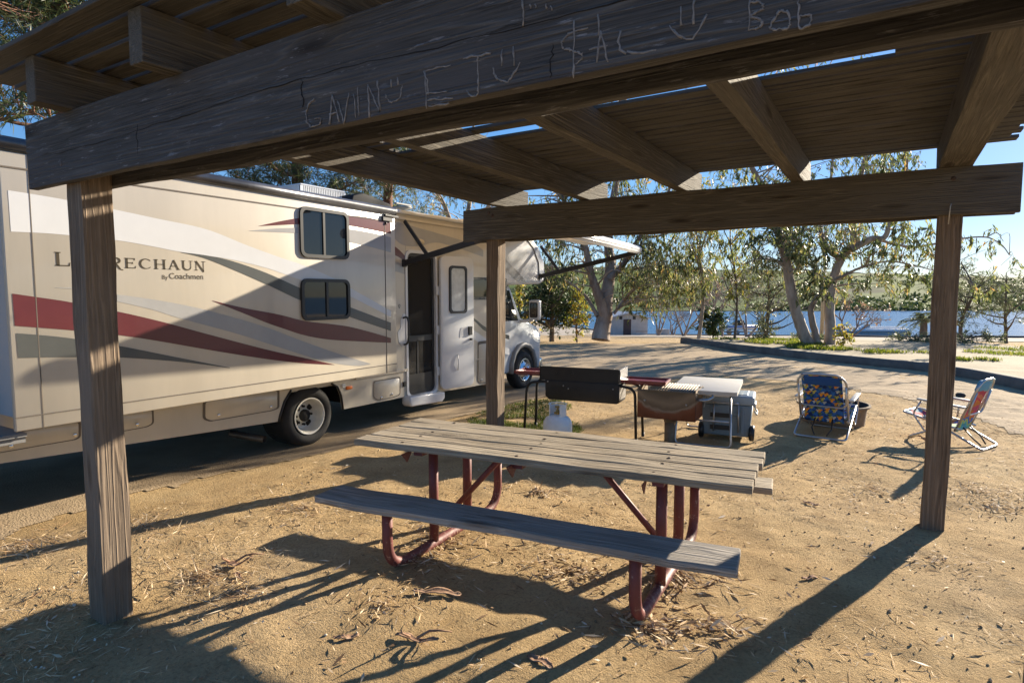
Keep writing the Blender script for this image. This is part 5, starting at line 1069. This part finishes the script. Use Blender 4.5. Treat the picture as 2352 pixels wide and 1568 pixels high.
def boathouse():
    P = atD(2014, 777, 82); t = thing('dock_shed', 'long pale blue corrugated dock shed at the water edge', 'dock shed', (P.x, P.y, -5.78), YAW+RAD(-3))
    b = MB(); b.bb((-4.1, 0, .6), (4.1, 3, 2.30)); n = 50
    for i in range(n): x = -4.1+8.2*(i+.5)/n; b.bb((x-.035, -.05, .6), (x+.035, 0, 2.30))
    b.build('wall', mat('blue_sheet', (.34, .44, .48), .6, var=.1), t)
    b = MB(); b.prism([(-.35, 2.31), (1.5, 2.78), (3.3, 2.31), (3.3, 2.37), (1.5, 2.85), (-.35, 2.38)], -4.25, 4.25, 'X')
    for i in range(30): x = -4.15+8.3*i/29; b.tube([(x, -.38, 2.38), (x, 1.5, 2.86)], .05, 6)
    b.build('roof', mat('pale_roof', (.62, .64, .64), .5), t); b = MB(); b.bb((-.9, 1.2, 2.6), (-.3, 1.8, 3.2)); b.build('vent_box', M['palewhite'], t)
boathouse()
def pole():
    p = atD(1886, 800, 24); z = gz(p.x, p.y); t = thing('metal_pole', 'grey metal pole standing upright behind the leaning gum tree', 'pole', (p.x, p.y, z)); b = MB(); b.tube([(0, 0, -.2), (0, 0, 4.3)], [.075, .06], 12); b.build('shaft', M['steel'], t); b = MB(); b.lathe([(.14, 0), (.14, .1), (.08, .12)], seg=12); b.build('base', M['steel'], t)
pole()
def shorewall():
    V, q = [], []; n = 60
    for i in range(n+1):
        u = i/n*1.75-.55; d, s = S1+(S2-S1)*u; d -= _sn[0]*.6; s -= _sn[1]*.6; x, y = d*VD.x+s*VR.x, d*VD.y+s*VR.y; z = gz(x, y); nx_, ny_ = _sn[0]*VD.x+_sn[1]*VR.x, _sn[0]*VD.y+_sn[1]*VR.y
        for o_, h in ((-.25, -.4), (-.2, .15), (.2, .15), (.25, -.8)): V.append((x+nx_*o_, y+ny_*o_, z+h))
        if i: k = i*4; q += [[k-4+j, k-3+j, k+1+j, k+j] for j in range(3)]
    o = npmesh('edge_wall', np.array(V), np.array(q), mat('dark_kerb', (.05, .05, .052), .9)); tag(o, 'long low dark wall along the lake edge of the car park', 'wall')
shorewall()
p_ = atD(1522, 770, 66); b_ = MB(); b_.box((0, 0, .35), (1.4, .6, .7), ch=.04); b_.bb((-.55, -.32, .2), (.55, -.29, .5)); o_ = b_.build('concrete_block', M['block']); o_.location = (p_.x, p_.y, gz(p_.x, p_.y)); o_.rotation_euler = (0, 0, YAW); tag(o_, 'small grey concrete block on the car park right of the restroom', 'block')
p_ = atD(1692, 768, 60); t_ = thing('white_boat', 'small white motorboat with blue stripe parked behind the slim saplings', 'boat', (p_.x, p_.y, gz(p_.x, p_.y)+.1), YAW+.1)
b_ = MB(); b_.prism([(-1.6, .55), (1.5, .55), (2.1, 1.0), (-1.6, .95)], -.7, .7, 'Y', ch=.08); b_.build('hull', M['white'], t_); b_ = MB(); b_.bb((-1.5, -.715, .80), (1.5, -.70, .90)); b_.build('stripe', mat('blue_stripe', (.03, .15, .5), .4), t_); b_ = MB(); b_.prism([(-.3, .98), (.7, .98), (.45, 1.45), (-.1, 1.5)], -.5, .5, 'Y', ch=.03); b_.build('cabin', M['glass'], t_)
b_ = MB(); b_.lathe([(.0, -.06), (.28, -.06), (.28, .06), (0, .06)], (-.4, -.8, .25), M=Matrix.Rotation(RAD(90), 4, 'X'), seg=18); b_.lathe([(.0, -.06), (.28, -.06), (.28, .06), (0, .06)], (-.4, .8, .25), M=Matrix.Rotation(RAD(90), 4, 'X'), seg=18); b_.bb((-1.5, -.6, .3), (2.6, .6, .38)); b_.build('trailer', M['greyplast'], t_)
# ================================================================== TREES
def tubes(lines, seg=7):
    """lines: list of (points (n,3), radii (n)) -> one mesh of tapered tubes"""
    V, Q, k = [], [], 0
    for P, R_ in lines:
        P = np.asarray(P, float); n = len(P); sg = seg if R_[0] > .03 else 4
        T = np.gradient(P, axis=0); T = unit(T); up = np.where(np.abs(T[:, 2:3]) < .9, [[0, 0, 1.]], [[1., 0, 0]]); A = unit(np.cross(T, up)); B = np.cross(A, T)
        for i in range(1, n):   # keep the rings from twisting
            a = A[i-1]-T[i]*np.dot(A[i-1], T[i]); A[i] = a/max(1e-9, np.linalg.norm(a)); B[i] = np.cross(A[i], T[i])
        th = 2*np.pi*np.arange(sg)/sg; V.append((P[:, None]+A[:, None]*(np.cos(th)*1)[None, :, None]*np.asarray(R_)[:, None, None]+B[:, None]*np.sin(th)[None, :, None]*np.asarray(R_)[:, None, None]).reshape(-1, 3))
        i, j = np.meshgrid(np.arange(n-1), np.arange(sg), indexing='ij'); a = k+i*sg+j; b = k+i*sg+(j+1) % sg; Q.append(np.stack([a, b, b+sg, a+sg], -1).reshape(-1, 4)); k += n*sg
    return np.concatenate(V), np.concatenate(Q)
def cr(P, n=6):
    P = np.asarray(P, float); Pp = np.concatenate([P[:1]*2-P[1:2], P, P[-1:]*2-P[-2:-1]]); out = []
    for i in range(1, len(Pp)-2):
        for k in range(n):
            t = k/n; a, b, c, d = Pp[i-1], Pp[i], Pp[i+1], Pp[i+2]; out.append(.5*(2*b+(c-a)*t+(2*a-5*b+4*c-d)*t*t+(3*b-a-3*c+d)*t**3))
    return np.array(out+[P[-1]])
def tree(name, label, base, limbs, clumps, leaf, barkm, leafm, seed=1, twigr=.012, group='trees around the campground', hang=0., sub=0):
    """limbs: list of (points, r0, r1) in world metres; clumps: (centres (n,3), radius, leaves per clump); leaf: (length, width)"""
    r = np.random.RandomState(seed); base = np.array(base, float); t = thing(name, label, 'tree' if 'shrub' not in name and 'bush' not in name else 'shrub', tuple(base), 0, group)
    lines = []; sk = []
    for P, r0, r1 in limbs:
        Q = cr(P, 7); n = len(Q); rad = r0+(r1-r0)*np.linspace(0, 1, n)**.8; Q = Q+r.normal(0, 1, Q.shape)*np.minimum(rad, .05)[:, None]*.12
        lines.append((Q, rad)); sk.append(np.concatenate([Q, rad[:, None]], 1))
    # root flare
    sk = np.concatenate(sk)
    C_ = []; D_ = []; S_ = []
    for cen, rad, nl in clumps:
        for c in cen:
            # twig from the best skeleton point below / nearest
            dd = np.linalg.norm(sk[:, :3]-c, axis=1)+1.2*np.maximum(0, sk[:, 2]-c[2]+.1); s = sk[np.argmin(dd)]; d = c-s[:3]; L_ = np.linalg.norm(d)
            m1 = s[:3]+d*.45+r.normal(0, .08, 3)*L_+np.array([0, 0, .12*L_]); rr = min(s[3]*.7, twigr*(1+L_*.6)); P = cr([s[:3], m1, c+np.array([0, 0, rad*.2])], 4); lines.append((P, np.linspace(rr, .004, len(P))))
            rk = rad*r.uniform(.55, 1.5); n = max(3, int(nl*.95*r.uniform(.5, 1.5)*(rk/rad)**1.3)); nt = max(2, n//8)
            # leaves sit along short hanging sprays
            o_ = c+r.normal(0, .28, (nt, 3))*rk; dv = r.normal(0, 1, (nt, 3)); dv[:, 2] = dv[:, 2]*.6-hang*1.1; dv = unit(dv); ln = rk*r.uniform(.5, 1.35, nt); k = r.randint(0, nt, n); u = r.rand(n)**.8
            g = o_[k]+dv[k]*(ln[k]*u)[:, None]; g[:, 2] -= hang*.35*ln[k]*u*u; C_.append(g+r.normal(0, .035, (n, 3))); D_.append(dv[k]); S_.append(r.uniform(.6, 1.3)*np.ones(n))
            if sub:
                for q in range(min(nt, 4)): e = o_[q]+dv[q]*ln[q]; e[2] -= hang*.35*ln[q]; lines.append((np.array([o_[q], o_[q]+dv[q]*ln[q]*.5, e]), np.array([.006, .0045, .002])))
    V, Q = tubes([((P-base), R_) for P, R_ in lines], 9); npmesh('trunk', V, Q, barkm, t, smooth=True)
    if C_:
        C_ = np.concatenate(C_)-base; n = len(C_); A_ = np.concatenate(D_)*1.1+r.normal(0, .75, (n, 3)); A_[:, 2] -= hang*1.3; A_ = unit(A_); S_ = np.concatenate(S_); B_ = unit(np.cross(A_, r.normal(size=(n, 3)))); V, Q = leaves(C_, A_, B_, leaf[0]*S_*r.uniform(.55, 1.35, n), leaf[1]*S_*r.uniform(.6, 1.4, n)); npmesh('crown', V, Q, leafm, t)
    return t
def ell(r, n, c, rad, shell=.35):
    v = unit(r.normal(size=(n, 3))); q = (shell+(1-shell)*r.rand(n))[:, None]**.6; return np.array(c)+v*q*np.array(rad)
BK = {'gum': mat('gum_bark', (.20, .145, .105), .88, col2=(.50, .42, .34), vscale=3.4, stretch=(1, 1, .3), bump=.6, bscale=9),
      'gumdark': mat('gum_bark_stripped', (.15, .10, .075), .9, col2=(.44, .37, .31), vscale=2.0, stretch=(1, 1, .22), bump=.6, bscale=8),
      'brown': mat('brown_bark', (.09, .07, .05), .95, col2=(.19, .15, .11), vscale=6, stretch=(1, 1, .3), bump=.5, bscale=20),
      'pine': mat('pine_bark', (.12, .06, .04), .95, col2=(.25, .13, .085), vscale=5, stretch=(1, 1, .4), bump=.7, bscale=12),
      'twig': mat('bare_twig', (.17, .13, .11), .9, col2=(.29, .24, .21), vscale=9)}
LF = {'gum': leafmat('gum_leaf', [(0, (.04, .055, .022)), (.4, (.095, .115, .045)), (.75, (.17, .185, .075)), (.92, (.29, .27, .12)), (1, (.34, .21, .10))], .45, .42),
      'gumy': leafmat('gum_leaf_yellow', [(0, (.06, .075, .02)), (.4, (.15, .17, .04)), (.8, (.28, .27, .07)), (1, (.34, .22, .09))], .45, .4),
      'dark': leafmat('conifer_leaf', [(0, (.012, .028, .014)), (.5, (.03, .055, .022)), (.85, (.07, .10, .03)), (1, (.13, .15, .05))], .2),
      'yellow': leafmat('autumn_leaf', [(0, (.10, .115, .025)), (.5, (.22, .21, .05)), (.85, (.32, .25, .07)), (1, (.34, .17, .06))], .5),
      'grey': leafmat('grey_leaf', [(0, (.05, .065, .035)), (.5, (.11, .13, .07)), (1, (.20, .21, .12))], .35),
      'needle': leafmat('pine_needle', [(0, (.02, .035, .015)), (.5, (.05, .075, .03)), (1, (.12, .13, .05))], .25),
      'twigleaf': leafmat('dry_twig_leaf', [(0, (.14, .10, .08)), (.6, (.24, .17, .13)), (1, (.33, .23, .15))], .3)}
RT = np.random.RandomState(42)
def A3(x, y, D): p = atD(x, y, D); return np.array(p)
def gbase(x, y): return np.array([x, y, gz(x, y)])
def pxclumps(r, n, px, py, D, spread=1.5):
    """clump centres: a cloud at distance D, its outline in photo pixels, real depth either side"""
    out = []
    while len(out) < n:
        x = r.uniform(px[0], px[1]); y = r.uniform(py[0], py[1]); u = (2*(x-px[0])/(px[1]-px[0])-1); v = 2*(y-py[0])/(py[1]-py[0])-1
        if u*u+v*v > 1: continue
        dd = D+spread*r.uniform(-1, 1)*math.sqrt(1-u*u-v*v*.5 if u*u+v*v*.5 < 1 else 0); out.append(A3(x, y, dd))
    return np.array(out)
# --- the leaning multi-stemmed gum on the verge
def gum_right():
    D = 17.8; r = np.random.RandomState(3); b = A3(1882, 803, D); b[2] = gz(b[0], b[1])+.15
    def L(pts, r0, r1, dz=0): return ([A3(x, y, D+dz*i/len(pts)) for i, (x, y) in enumerate(pts)], r0, r1)
    lim = [L([(1878, 806), (1861, 797), (1838, 746), (1819, 679), (1808, 612), (1798, 572), (1786, 529), (1772, 470), (1735, 400), (1700, 330)], .20, .06, -1.0),
           L([(1888, 806), (1904, 797), (1906, 746), (1905, 696), (1912, 646), (1931, 596), (1951, 572), (1961, 546), (1955, 500), (1968, 430), (1990, 350), (2000, 250)], .185, .06, .8),
           L([(1882, 806), (1872, 765), (1862, 715), (1872, 690), (1886, 668), (1890, 640)], .12, .05, .6),
           L([(1798, 572), (1815, 548), (1812, 490), (1820, 430), (1850, 340), (1870, 240)], .10, .04, 1.2), L([(1786, 529), (1755, 515), (1735, 490), (1690, 470)], .06, .02, -.8),
           L([(1955, 572), (1985, 557), (2005, 548), (2032, 545), (2042, 516), (2060, 470), (2080, 400), (2085, 300)], .11, .04, -.8), L([(2010, 549), (2060, 562), (2100, 567), (2148, 560), (2210, 548), (2265, 545), (2300, 562), (2318, 585)], .045, .012, -1.6),
           L([(1912, 646), (1950, 627), (1980, 614), (2040, 600), (2100, 610), (2150, 622)], .05, .012, -1.0), L([(1808, 620), (1780, 600), (1740, 595), (1700, 610)], .045, .012, .8), L([(2265, 545), (2290, 535), (2305, 555)], .02, .008, -.2),
           L([(1931, 596), (1900, 570), (1885, 530), (1895, 470), (1910, 400), (1915, 300)], .09, .03, 1.5)]
    cl = [(pxclumps(r, 46, (1690, 1860), (470, 640), D, 2.2), .36, 44), (pxclumps(r, 55, (1800, 2010), (470, 590), D, 2.2), .36, 40), (pxclumps(r, 46, (1960, 2160), (500, 660), D-.6, 1.8), .34, 34), (pxclumps(r, 85, (1640, 2120), (250, 440), D, 2.5), .5, 52),
          (pxclumps(r, 22, (1800, 1990), (590, 680), D, 1.6), .28, 36), (pxclumps(r, 15, (2170, 2330), (520, 680), D-2, .8), .24, 22), (pxclumps(r, 5, (2170, 2250), (420, 450), D-2, .8), .3, 30), (pxclumps(r, 16, (1680, 2080), (60, 260), D, 2.5), .6, 40)]
    tree('gum_tree', 'pale multi-stemmed gum tree leaning left behind the kerb', b, lim, cl, (.19, .042), BK['gum'], LF['gum'], 5, .014, hang=.9, sub=2)
gum_right()
def gum_left():
    D = 21.5; r = np.random.RandomState(8); b = A3(1381, 776, D); b[2] = gz(b[0], b[1])
    def L(pts, r0, r1, dz=0): return ([A3(x, y, D+dz*i/len(pts)) for i, (x, y) in enumerate(pts)], r0, r1)
    lim = [L([(1380, 780), (1383, 755), (1390, 720), (1392, 690), (1398, 650), (1402, 610), (1398, 560), (1400, 500), (1415, 420), (1420, 320), (1440, 200)], .34, .08, .6), L([(1390, 730), (1378, 690), (1366, 655), (1355, 620), (1350, 590), (1335, 540), (1300, 470), (1270, 400), (1250, 300)], .20, .05, -1),
           L([(1372, 725), (1352, 690), (1330, 665), (1308, 650), (1270, 630)], .08, .02, .8), L([(1400, 640), (1430, 610), (1450, 575), (1470, 545), (1500, 500), (1540, 430), (1560, 340)], .12, .03, -1.2), L([(1410, 720), (1440, 680), (1458, 660), (1490, 620), (1530, 590)], .06, .015, 1.2),
           L([(1450, 620), (1500, 612), (1560, 617), (1610, 614)], .04, .012, -.8), L([(1360, 640), (1372, 660), (1378, 700)], .06, .10, 0), L([(1402, 600), (1385, 540), (1370, 480), (1365, 400)], .10, .03, 1.4), L([(1470, 545), (1520, 540), (1580, 510), (1620, 480)], .06, .015, 1)]
    cl = [(pxclumps(r, 110, (1420, 1640), (540, 700), D, 3.0), .42, 44), (pxclumps(r, 46, (1190, 1400), (540, 650), D, 2.6), .42, 32), (pxclumps(r, 70, (1180, 1480), (380, 560), D, 2.6), .5, 40), (pxclumps(r, 70, (1380, 1660), (360, 560), D, 2.6), .5, 46), (pxclumps(r, 24, (1200, 1620), (120, 400), D, 2.6), .65, 46), (pxclumps(r, 12, (1410, 1500), (640, 712), D, 1.6), .32, 30)]
    tree('gum_tree', 'broad gum tree with thick peeling trunk left of the restroom', b, lim, cl, (.21, .046), BK['gumdark'], LF['gum'], 9, .016, hang=1.0, sub=2)
gum_left()
def simple(name, label, px, py, D, ptop, width, barkm, leafm, leaf, n, rad, nl, seed, r0=.08, forks=3, low=.25, hang=.4, zoff=0, spread=None, sub=1, shape=1.0, lean=0):
    """upright tree whose foot and top are measured on the photo at distance D"""
    r = np.random.RandomState(seed); b = A3(px, py, D); b[2] = gz(b[0], b[1])+zoff; top = A3(px+lean, ptop, D); H = top[2]-b[2]; rt = width/2
    lim = [([b+[0, 0, -.2], b+[.02*H*r.randn(), .02*H*r.randn(), H*.3], b+[.04*H*r.randn(), .04*H*r.randn(), H*.62], np.array([top[0], top[1], b[2]+H*.95])], r0, r0*.2)]
    trunk = cr(lim[0][0], 8)
    for k in range(forks):
        f = r.uniform(low*.8, .75); s = trunk[int(f*(len(trunk)-1))]; a = r.uniform(0, 6.28); e = s+np.array([math.cos(a)*rt*r.uniform(.5, .95), math.sin(a)*rt*r.uniform(.5, .95), H*r.uniform(.1, .3)]); lim.append(([s, (s+e)/2+[0, 0, -.03*H], e], r0*(1-f)*.7+.008, .008))
    z0 = b[2]+H*low; C_ = []
    while len(C_) < n:
        v = r.uniform(-1, 1, 3); q = np.linalg.norm(v)
        if q > 1 or q < .25: continue
        zz = (v[2]+1)/2; wf = 1.0 if shape == 1 else (1.15-zz*.95 if shape == 0 else 1); C_.append([b[0]+(top[0]-b[0])*zz+v[0]*rt*wf, b[1]+(top[1]-b[1])*zz+v[1]*rt*wf, z0+zz*(b[2]+H-z0)])
    return tree(name, label, b, lim, [(np.array(C_), rad, nl)] if n else [], leaf, barkm, leafm, seed, .010, hang=hang, sub=sub)
simple('conifer_tree', 'dense dark green conifer behind the motorhome bonnet', 1268, 772, 24, 600, 3.6, BK['brown'], LF['dark'], (.16, .05), 120, .38, 75, 21, .12, 8, .12, hang=.1, shape=0)
simple('poplar_tree', 'young yellow-leaved poplar in front of the dark conifer', 1326, 773, 22.6, 655, .95, BK['brown'], LF['yellow'], (.10, .07), 30, .26, 26, 22, .04, 4, .12, shape=0)
simple('poplar_tree', 'yellow-leaved poplar seen over the motorhome bonnet', 1192, 770, 26, 645, 1.5, BK['brown'], LF['yellow'], (.11, .075), 36, .32, 26, 23, .05, 4, .15, shape=0)
simple('sapling_tree', 'slim tall sapling with bare lower trunk right of the restroom', 1603, 782, 21.2, 380, 2.0, BK['gum'], LF['gumy'], (.15, .03), 34, .40, 30, 24, .075, 9, .45, hang=.9)
simple('sapling_tree', 'slim sapling with hanging yellow-green leaves next to the round bush', 1686, 784, 20.4, 400, 1.7, BK['brown'], LF['gumy'], (.16, .034), 46, .36, 38, 25, .05, 9, .30, hang=1.0)
simple('round_bush', 'small round dark green tree with a thin stem between the saplings', 1638, 781, 23.5, 707, 1.05, BK['brown'], LF['dark'], (.10, .05), 42, .2, 60, 26, .035, 5, .22, hang=.1)
simple('olive_tree', 'spreading grey-green tree left of the leaning gum tree', 1756, 790, 21.5, 585, 2.6, BK['brown'], LF['grey'], (.12, .03), 80, .34, 40, 27, .09, 9, .22, hang=.4)
simple('shrub', 'low dark shrub at the foot of the grey-green tree', 1755, 795, 19.6, 738, .8, BK['brown'], LF['grey'], (.08, .03), 26, .15, 40, 28, .02, 5, .1, hang=.1)
simple('willow_tree', 'feathery grey-green tree just right of the right rear post', 2208, 797, 20.5, 592, 1.9, BK['brown'], LF['grey'], (.14, .022), 80, .30, 44, 29, .08, 10, .2, hang=.6)
simple('acacia_tree', 'open dark feathery tree at the right edge above the verge', 2312, 800, 21, 618, 2.5, BK['brown'], LF['grey'], (.12, .024), 70, .30, 34, 30, .07, 10, .25, hang=.3)
simple('shrub', 'yellow-green shrub against the base of the leaning gum tree', 1938, 806, 17.2, 742, .42, BK['brown'], LF['yellow'], (.07, .05), 12, .11, 30, 31, .015, 3, .1, hang=.1)
# low green mounds and rocks along the verge
for i, (x, y, D, w, h, lab) in enumerate(((2215, 805, 19, 1.1, .34, 'low grey-green shrub mound right of the right post'), (2100, 800, 19.5, .8, .26, 'low grey-green shrub mound left of the right post'), (1860, 800, 21, .8, .22, 'low green shrub mound behind the leaning gum tree'))):
    r = np.random.RandomState(60+i); b = A3(x, y, D); b[2] = gz(b[0], b[1])+.12; tree('low_shrub', lab, b, [([b, b+[0, 0, h*.6], b+[.05, 0, h]], .02, .008)], [(ell(r, 30, b+[0, 0, h*.45], (w, w, h*.6)), .16, 42)], (.09, .03), BK['brown'], LF['grey'], 70+i, .008, hang=.1, group='shrubs on the verge')
# bare reddish shrub behind the leaning gum, bare shoreline trees
def bare(label, px, py, D, ptop, width, seed, m='twig', leafy=0, lf='twigleaf', name='bare_tree', levels=4, r0=.09):
    r = np.random.RandomState(seed); b = A3(px, py, D); b[2] = gz(b[0], b[1]); H = A3(px, ptop, D)[2]-b[2]; lim = []
    def grow(p, d, L_, rr, lv):
        q = p+d*L_*.5+r.normal(0, .06, 3)*L_; e = p+d*L_+r.normal(0, .08, 3)*L_; lim.append(([p, q, e], rr, rr*.55))
        if lv:
            for k in range(r.randint(2, 5)): nd = unit((d+r.normal(0, .48, 3)*[width, width, .7]+[0, 0, .12])); grow(q if r.rand() < .35 else e, nd, L_*r.uniform(.6, .85), rr*.55, lv-1)
    for k in range(3): grow(b+[0, 0, -.1], unit(np.array([r.normal(0, .35*width), r.normal(0, .35*width), 1.])), H*.36, r0, levels)
    ends = np.array([l[0][2] for l in lim[-len(lim)//2:]]); cl = [(ends[r.permutation(len(ends))[:leafy]], .3, 12)] if leafy else []
    return tree(name, label, b, lim, cl, (.15, .06), BK[m], LF[lf], seed, .006, group='bare trees near the water')
bare('leafless reddish shrub behind the leaning gum tree', 1945, 785, 30, 660, 1.2, 80, leafy=20, name='bare_shrub', r0=.06)
for i, (x, y, D, tp, lab) in enumerate(((1512, 772, 60, 610, 'bare tree at the lake edge nearest the restroom'), (1570, 772, 55, 585, 'bare brown tree by the lake left of the first sapling'), (1660, 774, 50, 600, 'bare grey tree by the lake between the two saplings'), (1715, 776, 46, 600, 'bare tree by the lake left of the grey-green tree'), (1545, 768, 66, 690, 'low bare bush beside the concrete block'))):
    bare(lab, x, y, D, tp, 1.0, 90+i, leafy=60 if i < 4 else 0, lf='twigleaf' if i % 2 else 'grey', r0=.10)
# palm by the dock shed
def palm():
    b = A3(2120, 782, 45); b[2] = gz(b[0], b[1]); r = np.random.RandomState(5); t = thing('palm_tree', 'low spreading palm by the dock shed left of the right post', 'palm', tuple(b)); npmesh('trunk', *tubes([(np.array([[0, 0, -.3], [0, 0, .8], [0, .05, 1.3]]), np.array([.28, .24, .2]))]), BK['brown'], t, smooth=True); parts = []
    for k in range(34):
        a = r.uniform(0, 6.28); e = r.uniform(.1, 1.2); P = np.array([[0, 0, 1.2]]+[[math.cos(a)*u*1.9*math.cos(e), math.sin(a)*u*1.9*math.cos(e), 1.2+u*1.9*math.sin(e)-u*u*1.1] for u in np.linspace(.15, 1, 12)]); T = unit(np.gradient(P, axis=0)); n = 70; u = r.uniform(0, 11, n); i = u.astype(int); c = P[i]+(P[i+1]-P[i])*(u-i)[:, None]; sd = unit(np.cross(T[i], [0, 0, 1.])*np.where(r.rand(n) < .5, -1, 1)[:, None]+T[i]*.5+[0, 0, -.25]); parts.append(leaves(c+sd*.17, sd, unit(np.cross(sd, r.normal(size=(n, 3)))), np.full(n, .38), np.full(n, .035)))
    npmesh('crown', *catV(parts), LF['grey'], t)
palm()
# --- pines and gums behind the motorhome
def pine(label, x, y, H, seed, z0=2.2, r0=.24, spread=2.8, n=150, lean=0, extra=None):
    r = np.random.RandomState(seed); b = gbase(x, y); lim = [([b+[0, 0, -.2], b+[.1, 0, H*.35], b+[lean*.5, .1, H*.7], b+[lean, 0, H]], r0, .05)]; tr = cr(lim[0][0], 10); C_ = []
    for k in range(26):
        f = r.uniform(z0/H, .97); s = tr[int(f*(len(tr)-1))]; a = r.uniform(0, 6.28); L_ = spread*(1.08-f)*r.uniform(.6, 1.1)+.5; d = np.array([math.cos(a), math.sin(a), r.uniform(-.05, .4)]); e = s+d*L_; m = (s+e)/2+[0, 0, -.1*L_]; lim.append(([s, m, e], .06*(1.2-f)+.012, .01))
        for q in range(7): u = r.uniform(.35, 1.05); C_.append(s+(e-s)*u+r.normal(0, .25, 3))
    ex = [(pxclumps(r, *extra), .42, 110)] if extra else []
    return tree('pine_tree', label, b, lim, [(np.array(C_), .42, 95)]+ex, (.22, .016), BK['pine'], LF['needle'], seed, .012, hang=.25, sub=1)
pine('tall dark pine above the rear of the motorhome at upper left', -13.6, 5.6, 12, 101, spread=4.2, extra=(70, (60, 300), (-60, 120), 11.5, 1.2))
pine('pine with reddish trunk standing behind the motorhome air conditioner', -14.4, 11.6, 13, 102, spread=3.2, extra=(46, (560, 800), (370, 460), 17, 1.2))
pine('pine with sparse crown at the far upper left corner', -13.2, 3.0, 13, 103, spread=4.4, extra=(40, (-60, 120), (-60, 170), 11, 1.2))
pine('pine between the reddish pine and the pale gum trunks', -13.8, 14.6, 11, 104, spread=2.8)
def gum_back(label, px, D, seed, tops):
    r = np.random.RandomState(seed); b = A3(px, 760, D); b[2] = gz(b[0], b[1])
    lim = [([b+[0, 0, -.2]]+[A3(x, y, D+.6*k) for x, y in pts], .2, .05) for k, pts in enumerate(tops)]; cl = [(pxclumps(r, 90, (px-130, px+130), (300, 560), D, 2.4), .55, 46)]
    tree('gum_tree', label, b, lim, cl, (.20, .035), BK['gum'], LF['gum'], seed, .014, hang=.9, sub=2)
gum_back('pale gum tree seen over the awning behind the motorhome', 1060, 27, 111, [[(1064, 640), (1066, 540), (1078, 470), (1085, 380), (1090, 200)], [(1050, 640), (1040, 540), (1020, 470), (990, 420), (960, 330)], [(1070, 600), (1095, 520), (1130, 460), (1180, 380)]])
gum_back('leafy gum tree behind the motorhome roof vent', 880, 30, 112, [[(882, 600), (890, 500), (900, 420), (920, 250)], [(878, 560), (860, 480), (830, 420)]])
